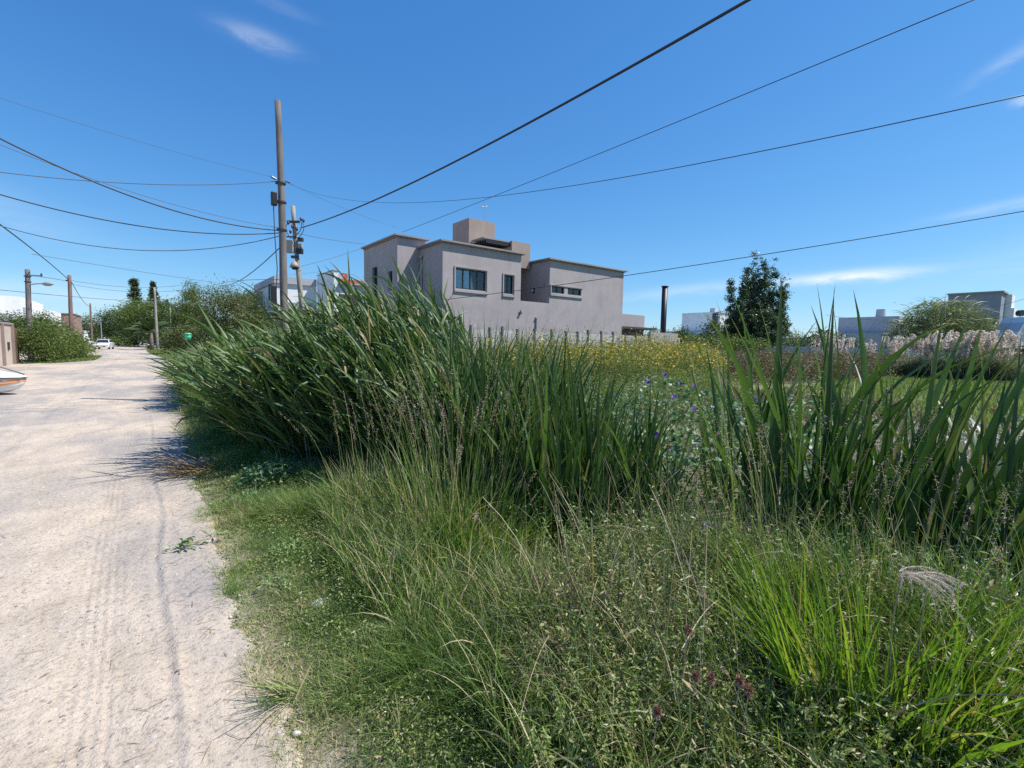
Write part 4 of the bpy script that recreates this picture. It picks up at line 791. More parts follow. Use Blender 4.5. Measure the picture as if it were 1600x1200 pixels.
wire('low wire from the boxed pole to the roof corner of the grey house wing', (470, 416, 18.9), (535, 398), (620, 364, 22), .008, wiregrey)
wire('faint wire from the tall brown pole clamp down to the house wing roof', (447, 284, 12.5), (520, 318), (622, 356, 21.7), .004, wiregrey)
wire('wire rising from the shed to the beige house and the tall pole', (436, 437, 12.6), (400, 437), (345, 443, 30), .009, wiregrey)
wire('faint wire behind the tall pole crossing the white houses', (432, 430, 33), (470, 428), (500, 424, 36), .012, wiregrey)
wire('power line over the grey house behind the pampas grass at the right', (1290, 492, 60), (1450, 497), (1640, 455, 50), .02, wiregrey)

# ------------------------------------------------------------------ vehicles and boat
def car(name, label, loc, rz, mat, detail=True):
    t = thing(name, label, 'car', loc, rz)
    # length along x (nose at +x), 4.3 m
    def sec(prof, hw): return prof
    side = [(-2.1, .32), (-2.15, .7), (-2.05, 1.0), (-1.7, 1.05), (1.0, .98), (1.9, .82), (2.12, .62), (2.1, .32)]
    V = []; ny_ = [(-.86, .0), (-.80, .04)]
    m = MB()
    def loft(prof, ws):
        n = len(prof); vs = []
        for (y, ins) in ws: vs += [(x*(1-ins*.25), y, z-ins*.5*(z > .6)) for x, z in prof]
        fs = [tuple(range(n)), tuple(reversed(range(len(vs)-n, len(vs))))]
        for k in range(len(ws)-1):
            for i in range(n): j = (i+1) % n; fs.append((k*n+i, (k+1)*n+i, (k+1)*n+j, k*n+j))
        m.add(vs, fs)
    loft(side, [(-.87, .12), (-.82, .03), (-.4, 0), (.4, 0), (.82, .03), (.87, .12)]); m.build('body', mat, t, True, .02)
    m = MB(); cab = [(-1.85, 1.0), (-1.45, 1.42), (-.2, 1.48), (.35, 1.40), (1.12, .97)]; n = 5
    vs = [(x, -.80 if z < 1.1 else -.62, z) for x, z in cab]+[(x, .80 if z < 1.1 else .62, z) for x, z in cab]
    m.add(vs, [(0, 1, 2, 3, 4), (9, 8, 7, 6, 5)]+[(i, i+5, (i+1) % 5+5, (i+1) % 5) for i in range(5)]); m.build('cabin', mat, t, False, .03)
    MB().add([(.40, -.56, 1.375), (.40, .56, 1.375), (1.06, .70, 1.02), (1.06, -.70, 1.02)], [(0, 1, 2, 3)]) if 0 else None
    m = MB(); m.add([(.42, -.57, 1.395), (.42, .57, 1.395), (1.09, .72, 1.015), (1.09, -.72, 1.015)], [(0, 3, 2, 1)]); m.add([(.40, -.57, 1.375), (.40, .57, 1.375), (1.07, .72, .995), (1.07, -.72, .995)], [(0, 1, 2, 3)]); m.build('windscreen', cglass, t)
    for sg in (-1, 1):
        m = MB(); y1, y0 = sg*.655, sg*.80; prof = [(-1.6, 1.08, y0), (-1.3, 1.38, y1), (.25, 1.38, y1), (.85, 1.06, y0)]
        m.add([(a, c+sg*.015, b_) for a, b_, c in prof]+[(a, c-sg*.01, b_) for a, b_, c in prof], [(0, 1, 2, 3), (7, 6, 5, 4), (0, 4, 5, 1), (1, 5, 6, 2), (2, 6, 7, 3), (3, 7, 4, 0)]); m.build('side_window', cglass, t)
        for x in (-1.3, 1.35):
            w0 = MB().tube([(x, sg*.70, .32), (x, sg*.88, .32)], .32, 18).build('wheel', rubber, t); MB().tube([(x, sg*.885, .32), (x, sg*.895, .32)], .19, 14).build('rim', steel, w0)
        MB().box(2.0, 2.14, sg*.72-.14, sg*.72+.1, .62, .76).build('headlight', lampglass, t, bevel=.02)
        MB().box(1.0, 1.12, sg*.98-.09, sg*.98+.09, .95, 1.08).build('mirror', mat, t, bevel=.02)
    MB().box(2.1, 2.17, -.5, .5, .4, .58).build('grille', black, t); MB().box(2.16, 2.18, -.22, .22, .42, .52).build('number_plate', white, t)
    return t
car('parked_car', 'white hatchback parked facing us at the roadside down the road', (-4.4, 92.5, 0), -PI/2-.12, carpaint)
car('parked_car', 'white car half hidden behind the nearer white hatchback', (-7.2, 102, .1), -PI/2-.1, carpaint)
dk = car('parked_car', 'dark car in the shade under the palm at the right side of the road', (1.6, 100, 0), -PI/2, flat('dark_car_paint', (.02, .02, .025), .25, var=.05))
# boat hull
bo = thing('small_boat', 'white boat hull with orange stripes at the left edge of the road', 'boat', (-2.72, 19.3, .0), math.atan2(.50, -.86))
secs = []
for s in np.linspace(0, 3.6, 16):
    q = min(1, s/2.2); hw = .10+.78*q**.6; top = .50+.17*(1-q)*.0+.05*q; keel = .12-.08*q+.22*(1-min(1, s/.5))**2
    secs.append((s, hw, top, keel))
def hull(z0f, z1f, name, mat, off=0, n0=0):
    m = MB(); vs = []; n = 0
    for (s, hw, top, keel) in secs:
        ring = []
        for sg in (1, -1):
            us_ = np.linspace(z1f, z0f, 5)
            for u in (us_ if sg == 1 else us_[::-1]):
                zz = keel+(top-keel)*u; ww = hw*(.45+.55*u**.5)+off; ring.append((s-off*2*(s < .01), sg*ww, zz))
        n = len(ring); vs += ring
    fs = [];
    for k in range(len(secs)-1):
        for i in range(n): j = (i+1) % n; fs.append((k*n+i, (k+1)*n+i, (k+1)*n+j, k*n+j))
    fs += [tuple(range(n)), tuple(reversed(range(len(vs)-n, len(vs))))]; m.add(vs, fs); return m.build(name, mat, bo, True)
hull(0, 1, 'hull', hullw); hull(.45, .62, 'stripe', orange, .006); hull(.70, .88, 'stripe', orange, .006); hull(1.0, 1.06, 'rubbing_strake', boatdark, .02)
m = MB(); vs = []; 
for (s, hw, top, keel) in secs: 
    for u in np.linspace(-1, 1, 9): vs.append((s, u*(hw+.015), top+.035+.20*(1-abs(u)**2.2)*min(1, .25+s/1.2)))
fs = [(k*9+i, k*9+i+1, (k+1)*9+i+1, (k+1)*9+i) for k in range(15) for i in range(8)]; m.add(vs, fs+[tuple(range(9))[::-1]]); m.build('deck', hullw, bo, True)
MB().tube([(.55, -.75, .56), (.8, -.3, .80), (1.0, .1, .84), (1.1, .6, .7)], .02, 6).build('rope', boatdark, bo); MB().tube([(.9, -.1, .80), (1.5, -.2, 1.05)], .03, 8).build('cleat_rail', hullw, bo)
# small green bin and grey sign in the reeds
gb = thing('waste_basket', 'small bright green street waste basket showing above the far reeds', 'basket', ground_at(295, 560, 21)); MB().tube([(0, 0, 1.66), (0, 0, 1.90)], [.10, .14], 16).build('body', greenp, gb, True); MB().tube([(0, 0, 1.90), (0, 0, 1.94), (0, 0, 1.98)], [.155, .145, .08], 16).build('lid', greenp, gb, True); MB().tube([(0, 0, -.05), (0, 0, 1.66)], .03, 8).build('stand', darkm, gb)

# ------------------------------------------------------------------ vegetation near
near_parts = []
# 1 reed bed
bed = [(1.32, 7.1), (1.85, 6.3), (2.15, 5.3), (2.5, 4.2), (3.4, 4.4), (3.95, 6.0), (3.9, 8.5), (3.5, 12), (3.2, 19), (1.3, 21), (1.25, 18), (1.15, 14.5), (1.25, 13.2), (1.9, 12.2), (1.8, 10.6), (1.4, 9.2), (1.25, 8)]
WIND = math.atan2(.62, -.79)
def canes(x, y, hl, lean0, per, bl, bw, azs=.45, r0=None):
    n = len(x); az = WIND+rng.normal(0, azs, n)
    st = ribbons(base3(x, y, -.02), az, lean0, rng.uniform(.1, .5, n), hl, .013, 5, 2, prof='stem')
    pt, tg = st[3], st[4]; I = np.arange(n)[:, None]; ss = (rng.uniform(.12, 1.0, (n, per)))*5; i0 = np.minimum(ss.astype(int), 4); fr = (ss-i0)[..., None]
    bp = (pt[I, i0]*(1-fr)+pt[I, i0+1]*fr).reshape(-1, 3); sl = np.arccos(np.clip(tg[I, i0][..., 2], -1, 1)).reshape(-1)
    m = n*per; baz = np.repeat(az, per)+rng.normal(0, .75, m); le = np.repeat(lean0, per)
    rr = np.clip(np.repeat(.22+.6*fbm(x*.8, y*.8, 88)+rng.normal(0, .12, n), per)+rng.normal(0, .17, m), 0, .93); rr = np.where(rng.rand(m) < .055, 1, rr)
    B = ribbons(bp, baz, np.clip(sl*.9+np.abs(rng.normal(.18, .2, m)), 0, 1.5), rng.gamma(2.0, .30, m)+.1, rng.uniform(*bl, m), rng.uniform(*bw, m), 7, 3, fold=.3, r=rr, pw=1.7)
    return join([(st[0], st[1], st[2]*.6), B[:3]])
n = 3300; x, y = scatter(bed, n, lambda x, y: np.clip(1.25-y/22, .3, 1)); ed = np.clip((x-1.05)/1.7, 0, 1)
top_ = 1.05+.95*sm(4.5, 7.0, y)*(.35+.65*ed)+.75*np.exp(-((x-3.3)**2+(y-6.1)**2)/1.5)-.42*sm(7.2, 11, y)
hl = top_*rng.uniform(.70, 1.10, n)*(.74+.52*vn(x*.9, y*.9, 77)); lean0 = np.clip(.08+.58*(1-ed)**1.5+rng.normal(0, .12, n), 0, 1.25)
J = canes(x, y, hl, lean0, 6, (.32, .74), (.028, .050))
tag(mesh_np('reed_bed', J[0], J[1], L['reed'], None, J[2], True), 'dense wind bent green reeds filling the ditch beside the road', 'reeds', kind='stuff')
k = 900; x, y = scatter(bed, k); V1 = ribbons(base3(x, y), rng.uniform(0, 2*PI, k), rng.uniform(.3, 1.2, k), rng.uniform(.3, 1.4, k), rng.uniform(.5, 1.3, k), .018, 5, 2)
tag(mesh_np('dry_reed_litter', V1[0], V1[1], L['dry'], None, V1[2]), 'dry fallen reed blades inside the green reed bed', 'dry reeds', kind='stuff')
# 2 nearest reed clumps, leaf by leaf
variants = []
for v in range(14):
    cu = [.05, .15, .25, .4, .6, .9, 1.4, .1, .2, .35, .5, .75, 1.1, 1.9][v]
    V, Q, T, _, _ = ribbons(np.zeros((1, 3)), 0, 0.0, cu, 1.0, .032*rng.uniform(.85, 1.2), 10, 3, twist=rng.uniform(-1.0, 1.0), fold=.28, pw=2.0+rng.rand())
    o = mesh_np('leaf', V, Q, L['reedpiece'], None, T, True, link=False); variants.append(o.data); bpy.data.objects.remove(o)
def reed_clump(label, cx, cy, rad, nl, h0, h1, leanaz=None, spread=.28, wmul=1.0):
    t = thing('reed_clump', label, 'reeds', (cx, cy, float(gz(cx, cy))), 0, 'reed clumps in the near ditch')
    for i in range(nl):
        o = bpy.data.objects.new('leaf', variants[int(min(13, rng.gamma(1.6, 2.6)))]); C.objects.link(o); o.parent = t
        a = rng.uniform(0, 2*PI); rr = rad*math.sqrt(rng.rand()); o.location = (rr*math.cos(a), rr*math.sin(a)*1.0, -.03)
        h = rng.uniform(h0, h1); az_ = (a if leanaz is None else leanaz)+rng.normal(0, .9); ln_ = abs(rng.normal(spread*.5, spread*.6))
        o.rotation_euler = (Matrix.Rotation(az_, 3, 'Z') @ Matrix.Rotation(ln_, 3, 'Y') @ Matrix.Rotation(rng.uniform(-.5, .5), 3, 'Z')).to_euler()
        sw = h*rng.uniform(.8, 1.25)*wmul; o.scale = (h, sw, h)
    return t
reed_clump('tall reeds rising behind the pink seeded grass in the middle', 2.75, 3.75, .42, 46, 1.3, 1.95)
reed_clump('upright reed clump just right of the pink seeded grass', 2.95, 3.05, .36, 52, 1.2, 1.8)
reed_clump('broad leaved reed clump nearest behind the foreground weeds', 2.72, 2.62, .28, 34, .9, 1.5)
reed_clump('dark reed clump over deep shade beside the morning glory leaves', 3.3, 2.6, .30, 44, 1.0, 1.55)
reed_clump('lone narrow reed clump standing among the morning glory leaves', 4.7, 2.3, .28, 20, 1.3, 2.1, None, .3)
reed_clump('tall reed clump on the left of the right hand group', 4.1, 1.45, .34, 36, 1.5, 2.25, None, .22)
reed_clump('tallest reed clump in the middle of the right hand group', 4.2, 1.0, .36, 42, 1.5, 2.35, None, .3)
reed_clump('reed clump leaning out to the right edge', 4.2, .42, .36, 38, 1.4, 2.15, -.6, .55)
reed_clump('short bright reed clump near the purple flowers at the right edge', 5.3, .55, .34, 16, .9, 1.5, -.3, .45)
# infill of the same reeds in depth
fill = [(2.35, 4.9), (2.3, 3.6), (2.4, 2.9), (2.85, 2.2), (3.45, 2.1), (3.7, 3.2), (3.8, 5.0), (3.4, 5.2)]
n = 1150; x, y = scatter(fill, n); V1 = ribbons(base3(x, y, -.02), rng.uniform(0, 2*PI, n), np.abs(rng.normal(.12, .12, n)), rng.gamma(2, .2, n), (1.12+.72*sm(2.3, 4.0, y))*rng.uniform(.5, 1.12, n), rng.uniform(.028, .050, n), 7, 3)
x2, y2 = scatter([(3.85, 1.9), (3.8, 1.2), (3.95, .4), (4.2, -.2), (5.3, -.2), (5.1, 1.4), (4.6, 2.0)], 170); V2 = ribbons(base3(x2, y2, -.02), rng.uniform(0, 2*PI, 170), np.abs(rng.normal(.12, .18, 170)), rng.gamma(2, .16, 170), rng.uniform(.6, 1.5, 170), rng.uniform(.030, .050, 170), 7, 3)
x3, y3 = scatter([(3.6, 6.5), (4.2, 5.5), (5.2, 7.5), (4.6, 9.5), (3.8, 9)], 260); V3 = ribbons(base3(x3, y3, -.02), rng.uniform(0, 2*PI, 260), np.abs(rng.normal(.1, .12, 260)), rng.gamma(2, .16, 260), rng.uniform(.9, 1.7, 260), rng.uniform(.024, .042, 260), 7, 3)
J = join([V1[:3], V2[:3], V3[:3]]); tag(mesh_np('reed_infill', J[0], J[1], L['reeddark'], None, J[2], True), 'shorter green reeds standing between and behind the tall near clumps', 'reeds', kind='stuff')

# 3 verge grass: short, thin blades, denser away from the road
def dens(x, y): return np.clip(sm(-.34, .24, x-edgeR(y)+(fbm(x*5, y*5, 92)-.5)*.45)*(.55+.8*fbm(x*2.2, y*2.2, 91)), 0, 1)
verge = [(.35, .9), (.35, 9), (.6, 21), (1.5, 21), (1.9, 12), (1.3, 8.8), (1.3, 7), (2.4, 4.6), (2.6, 2.8), (2.4, 1.2), (1.6, .2), (.8, .2)]
n = 270000; x, y = scatter(verge, n, lambda x, y: dens(x, y)*np.clip(1.35-y/8, .10, 1)); b0 = base3(x, y, -.01); dE = x-edgeR(y)
gr_ = fbm(x*1.4, y*1.4, 55); hgt = (.04+.13*sm(.40, .75, gr_)+.12*sm(.5, 2.0, x)*gr_)*rng.uniform(.5, 1.7, n)*(.65+.35*sm(0, .5, dE))
r_ = np.clip(.08+rng.rand(n)*.62+.9*(fbm(x*2.6, y*2.6, 66)-.5)+.25*(1-sm(.0, .6, dE)), 0, 1)
G1 = ribbons(b0, rng.uniform(0, 2*PI, n), rng.uniform(.1, 1.1, n), rng.uniform(.2, 1.6, n), hgt*1.3, rng.uniform(.0018, .0042, n)*(1+y*.12), 2, 2, prof='grass', r=r_)
n = 9000; x, y = scatter([(1.2, 9), (1.2, 13), (2.0, 13), (2.1, 10)]+[(1.9, 8.8)], n); G2 = ribbons(base3(x, y, -.01), PI+rng.normal(0, .9, n), rng.uniform(.1, .6, n), rng.uniform(.3, 1.2, n), rng.uniform(.35, 1.1, n), rng.uniform(.006, .012, n), 4, 2, prof='grass')
J = join([G1[:3], G2[:3]]); tag(mesh_np('verge_grass', J[0], J[1], L['grass'], None, J[2]), 'short green and straw coloured grass along the sandy road edge', 'grass', kind='stuff')
# low creeping leaves among the grass
n = 42000; x, y = scatter(verge, n, lambda x, y: dens(x, y)*np.clip(1.2-y/8, .05, 1)*sm(.28, .46, fbm(x*1.8, y*1.8, 14))); b0 = base3(x, y); b0[:, 2] += rng.uniform(.005, .10, n)*sm(.1, .6, x-edgeR(y))+.005
tag(mesh_np('creeping_weeds', *leaves(b0, rng.uniform(.007, .020, n)*(1+y*.1), .5, .5)[:2], L['weed'], None, None), 'tiny leaved creeping weeds matted into the verge grass', 'weeds', kind='stuff')
o = bpy.data.objects['creeping_weeds']; at_ = o.data.attributes.new('tint', 'FLOAT_COLOR', 'POINT'); cc = np.ones((len(o.data.vertices), 4), np.float32); cc[:, 0] = np.repeat(np.clip(rng.rand(n)*.6+.7*(fbm(x*2, y*2, 71)-.35), 0, 1), 4); cc[:, 1] = .5; at_.data.foreach_set('color', cc.ravel())

# 4 mound of small-leaved weeds in the right foreground
mound = [(1.15, .9), (1.3, 1.9), (1.5, 2.3), (2.1, 2.35), (2.7, 1.95), (3.5, 1.6), (3.9, 1.2), (4.6, .4), (4.3, -.3), (2.0, -.6), (.9, .1)]
def mh(x, y): return (.07+.80*fbm(x*2.5, y*2.5, 23)**1.5+.14*vn(x*8, y*8, 29))*sm(.95, 1.9, x+.35*y*.3)*(1-.75*sm(1.5, 2.2, y))*(1-.72*sm(2.7, 3.5, x))*1.15
n = 9500; x, y = scatter(mound, n); hh_ = mh(x, y); S1 = ribbons(base3(x, y), rng.uniform(0, 2*PI, n), rng.uniform(.05, .6, n), rng.uniform(.0, .8, n), hh_*rng.uniform(.5, 1.25, n), .003, 5, 2, prof='stem')
pts = S1[3]; per = 20; ss = rng.uniform(.25, 1, (n, per))*5; i0 = np.minimum(ss.astype(int), 4); fr = (ss-i0)[..., None]
lp = pts[np.arange(n)[:, None], i0]*(1-fr)+pts[np.arange(n)[:, None], i0+1]*fr; lp = lp.reshape(-1, 3)+rng.normal(0, .012, (n*per, 3))
rb_ = np.repeat(np.clip(fbm(x*2.3, y*2.3, 99)*1.1-.15+rng.normal(0, .16, n), 0, 1), per)
LV = leaves(lp, rng.gamma(4, .0048, n*per)+.006, .33, .3, np.clip(rb_+rng.normal(0, .15, n*per), 0, 1))
tag(mesh_np('weed_mound', *LV[:2], L['weed'], None, LV[2]), 'tangled knee high weeds with small grey green leaves in the foreground', 'weeds', kind='stuff')
sr = np.clip(rng.rand(n), 0, 1); S1b = (S1[0], S1[1], np.stack([np.repeat(sr, 12), np.zeros(n*12), np.zeros(n*12)], 1))
tag(mesh_np('weed_stems', S1b[0], S1b[1], L['brownweed'], None, S1b[2]), 'thin brown stems inside the tangled foreground weeds', 'weeds', kind='stuff')
n = 13000; x, y = scatter(mound, n, lambda x, y: np.clip(fbm(x*2, y*2, 47)*1.8-.35, 0.05, 1)); B = ribbons(base3(x, y), rng.uniform(0, 2*PI, n), rng.uniform(.0, .7, n), rng.uniform(.2, 1.6, n), (mh(x, y)+.05)*rng.uniform(.6, 1.5, n), rng.uniform(.0025, .006, n), 4, 2, prof='grass', r=np.clip(rng.rand(n)*.7+.8*(fbm(x*1.5, y*1.5, 48)-.4), 0, 1))
tag(mesh_np('weedy_grass', B[0], B[1], L['grass'], None, B[2]), 'thin green and straw grass growing through the foreground weeds', 'grass', kind='stuff')
def tallweeds(label, poly, n, h0, h1, nl, ls, asp, mat, name='tall_weeds'):
    x, y = scatter(poly, n); h = rng.uniform(h0, h1, n); st = ribbons(base3(x, y), rng.uniform(0, 2*PI, n), rng.uniform(.02, .4, n), rng.uniform(0, .7, n), h, .005, 6, 2, prof='stem'); pt = st[3]
    ss = np.linspace(.25, 1, nl)[None]*np.ones((n, 1))*6; i0 = np.minimum(ss.astype(int), 5); fr = (ss-i0)[..., None]; I = np.arange(n)[:, None]
    lp = (pt[I, i0]*(1-fr)+pt[I, i0+1]*fr).reshape(-1, 3); dr = (np.arange(nl)[None]*2.4+rng.uniform(0, 6, (n, 1))).reshape(-1); rr = np.repeat(rng.rand(n)*.7, nl)+rng.rand(n*nl)*.25
    sz = (ls*(1.15-.65*np.linspace(0, 1, nl))[None]*rng.uniform(.7, 1.25, (n, nl))).reshape(-1); q_ = leaves(lp, sz, asp, .75, rr, .15, dr)
    J = join([(st[0], np.concatenate([st[1][:, [0, 1, 2]], st[1][:, [0, 2, 3]]]), st[2]*.5), q_]); return tag(mesh_np(name, J[0], J[1], L[mat], None, J[2]), label, 'weeds', kind='stuff')
tallweeds('leafy weeds with narrow green leaves in the middle foreground', [(1.7, 1.1), (1.8, 2.1), (2.7, 2.2), (2.9, 1.4), (2.3, .8)], 210, .30, .62, 26, .055, .28, 'weed')
tallweeds('fresh green leafy weeds along the foot of the middle reeds', [(2.1, 2.5), (2.3, 3.0), (3.2, 2.5), (3.6, 1.9), (2.9, 2.0)], 130, .25, .55, 20, .065, .34, 'broad')
tallweeds('small grey green leafy weeds at the lower edge of the foreground', [(1.0, .7), (1.1, 1.3), (1.9, 1.2), (2.2, .4), (1.5, .1)], 240, .2, .5, 30, .035, .36, 'weed')
tallweeds('broad leaved weeds between the right hand reeds and the lime grass', [(2.9, 1.3), (3.3, 1.7), (4.0, .8), (4.1, -.1), (3.4, .3)], 110, .25, .55, 18, .07, .45, 'glory')
def patch(name, label, poly, n, h0, h1, w0, w1, mat, kind='grass', lean=(.0, .5), cur=(.2, 1.3), segs=6, prof='reed', across=2):
    x, y = scatter(poly, n); h = rng.uniform(h0, h1, n)*(.6+.8*fbm(x*3, y*3, 83)); B = ribbons(base3(x, y), rng.uniform(0, 2*PI, n), rng.uniform(*lean, n), rng.uniform(*cur, n), h, rng.uniform(w0, w1, n), segs, across, prof=prof)
    return tag(mesh_np(name, B[0], B[1], L[mat], None, B[2]), label, kind, kind='stuff')
patch('mixed_grass', 'knee high mixed grass blades between the verge and the pink seeded tuft', [(1.05, 2.1), (1.0, 3.4), (1.35, 4.6), (1.9, 4.9), (2.2, 3.6), (2.2, 2.4), (1.6, 1.6)], 5200, .16, .52, .004, .009, 'grass')
patch('mixed_grass', 'fresh green grass blades in the lower middle foreground', [(.95, .9), (1.1, 1.8), (1.7, 2.3), (2.5, 2.3), (2.4, 1.2), (1.6, .5)], 3000, .2, .55, .004, .008, 'grass')
patch('dead_weeds', 'patch of brown dead weeds hanging in the middle of the foreground', [(1.35, 1.15), (1.5, 1.85), (1.95, 2.05), (2.1, 1.5), (1.8, 1.05)], 800, .35, .65, .003, .006, 'brownweed', 'weeds', (0, .9), (.6, 2.2))
patch('pale_stalks', 'slender pale upright stalks above the foreground weeds', [(1.5, .8), (1.7, 2.2), (3.0, 2.2), (3.6, 1.4), (3.2, .6)], 340, .55, .95, .003, .005, 'dry', 'dry grass', (0, .25), (.05, .9), 7, 'stem')
patch('long_green_blades', 'long arching green blades above the foreground weeds', [(1.6, .6), (1.9, 2.3), (3.3, 2.1), (4.0, 1.0), (3.6, .2)], 420, .5, 1.0, .006, .013, 'reed', 'grass', (.05, .6), (.3, 1.7), 7, 'reed', 3)
# trailing dry stems
n = 150; x, y = scatter([(1.2, .6), (1.5, 2.2), (2.9, 2.2), (3.9, 1.6), (4.2, .2), (2, -.2)], n); D1 = ribbons(base3(x, y, .15)+np.stack([x*0, x*0, mh(x, y)*.6], 1), rng.uniform(0, 2*PI, n), rng.uniform(.2, 1.3, n), rng.uniform(.4, 1.8, n), rng.uniform(.15, .5, n), rng.uniform(.002, .0045, n), 6, 2, prof='stem')
tag(mesh_np('dry_stalks', D1[0], D1[1], L['dry'], None, D1[2]), 'pale dry grass stalks trailing over the foreground weeds', 'dry grass', kind='stuff')

# 5 tall seeded grass: thin stalks with pinkish panicles
def seeded(label, cx, cy, rx, ry, n, h0, h1, mat='grass', nblade=500, bl=(.4, .9), lean=.14, azm=None, seeds=True, seedmat='seed', name='seeded_grass', bw=(.004, .009)):
    t = thing(name, label, 'grass', (cx, cy, float(gz(cx, cy))))
    a = rng.uniform(0, 2*PI, nblade); r = np.sqrt(rng.rand(nblade)); b = np.stack([r*rx*np.cos(a), r*ry*np.sin(a), np.zeros(nblade)-.02], 1)
    B = ribbons(b, a+rng.normal(0, .6, nblade), np.abs(rng.normal(lean, .15, nblade)), rng.gamma(2, .22, nblade), rng.uniform(*bl, nblade), rng.uniform(*bw, nblade), 6, 2 if bw[1] < .012 else 3, prof='reed')
    mesh_np('blades', B[0], B[1], L[mat], t, B[2], True)['kind'] = 'stuff'
    if seeds:
        a = rng.uniform(0, 2*PI, n); r = np.sqrt(rng.rand(n)); b = np.stack([r*rx*np.cos(a), r*ry*np.sin(a), np.zeros(n)], 1)
        az_ = a+rng.normal(0, .5, n) if azm is None else azm+rng.normal(0, .6, n)
        st = ribbons(b, az_, np.abs(rng.normal(lean*.7, .12, n)), rng.uniform(.05, .6, n), rng.uniform(h0, h1, n), .0055, 9, 2, prof='stem', pw=2.2, r=rng.uniform(.2, .9, n))
        mesh_np('stalks', st[0], st[1], L[mat], t, st[2])['kind'] = 'stuff'
        pt = st[3]; m_ = 44; ss = rng.uniform(.80, 1.0, (n, m_))*9; i0 = np.minimum(ss.astype(int), 8); fr = (ss-i0)[..., None]; I = np.arange(n)[:, None]
        lp = (pt[I, i0]*(1-fr)+pt[I, i0+1]*fr).reshape(-1, 3)+rng.normal(0, .004, (n*m_, 3))
        sv = leaves(lp, rng.uniform(.008, .018, n*m_), .22, .2, np.repeat(rng.rand(n), m_)); mesh_np('seed_heads', sv[0], sv[1], L[seedmat], t, sv[2])['kind'] = 'stuff'
    return t
seeded('tall thin grass tuft with pinkish seed heads in front of the reeds', 1.95, 3.25, .42, .50, 85, 1.0, 1.5, 'grass', 620, (.35, 1.05), bw=(.005, .0115))
seeded('looser seeded grass tuft between the roadside leaves and the pink seeded tuft', 1.65, 4.2, .34, .4, 26, .8, 1.25, 'grass', 520, (.3, .7))
seeded('yellow green grass tuft at the foot of the pink seeded grass', 1.95, 2.75, .40, .22, 14, .6, .9, 'lime', 750, (.22, .62), .3, bw=(.005, .012))
seeded('bright lime green grass clump filling the bottom right corner', 2.45, .52, .42, .38, 16, .8, 1.2, 'lime', 1100, (.45, .95), .22, bw=(.008, .020))
seeded('lime green grass clump at the right end of the bottom edge', 3.05, .05, .40, .32, 10, .8, 1.2, 'lime', 650, (.35, .8), .3, bw=(.008, .022))
seeded('lime grass spilling past the bottom edge beside the brown seed balls', 2.0, .75, .28, .25, 6, .6, .9, 'lime', 320, (.25, .6), .3, bw=(.005, .012))
seeded('thin seeded stalks standing before the right hand reeds', 3.1, 1.15, .50, .40, 60, .9, 1.6, 'grass', 260, (.3, .8))
seeded('straw coloured seeded stalks crossing the right edge', 3.3, .30, .35, .5, 26, .7, 1.25, 'dry', 180, (.3, .7), .3)
seeded('sparse seeded stalks among the morning glory leaves', 3.9, 2.6, .6, .5, 44, .9, 1.55, 'grass', 200, (.3, .8))
# whitish drooping withered plume
def plume(label, px_, py_, dd, n, l0, l1, down):
    g0 = spot(px_, py_, dd); t = thing('withered_seed_plume', label, 'seed head', tuple(g0)); a0 = math.atan2(R0[1], R0[0])
    d0 = ribbons(rng.normal(0, .008, (n, 3)), rng.normal(a0, .7, n), rng.uniform(.5, 1.3, n), rng.uniform(1.5, 2.1, n)*down, rng.uniform(l0, l1, n), .0025, 9, 2, prof='stem', pw=.45, r=.3); pt = d0[3]
    m_ = 60; ss = rng.uniform(.1, 1.0, (n, m_))*9; i0 = np.minimum(ss.astype(int), 8); fr = (ss-i0)[..., None]; I = np.arange(n)[:, None]
    lp = (pt[I, i0]*(1-fr)+pt[I, i0+1]*fr).reshape(-1, 3)+rng.normal(0, .0022, (n*m_, 3)); V = leaves(lp, rng.uniform(.005, .011, n*m_), .3, .1, None, 1.2)
    J = join([(d0[0], np.concatenate([d0[1][:, [0, 1, 2]], d0[1][:, [0, 2, 3]]]), d0[2]), V]); mesh_np('tassels', J[0], J[1], L['mauve'], t, J[2])
    MB().tube([(0, 0, 0), (-.02, .01, -.2), (.01, 0, -float(g0[2]))], [.002, .003, .004], 6).build('stalk', barkd, t)
plume('drooping pale mauve withered seed plume above the lime grass', 1408, 898, 1.75, 20, .12, .30, 1.0)
plume('smaller pale withered seed plume right of the drooping one', 1452, 900, 1.8, 12, .05, .13, 1.0)
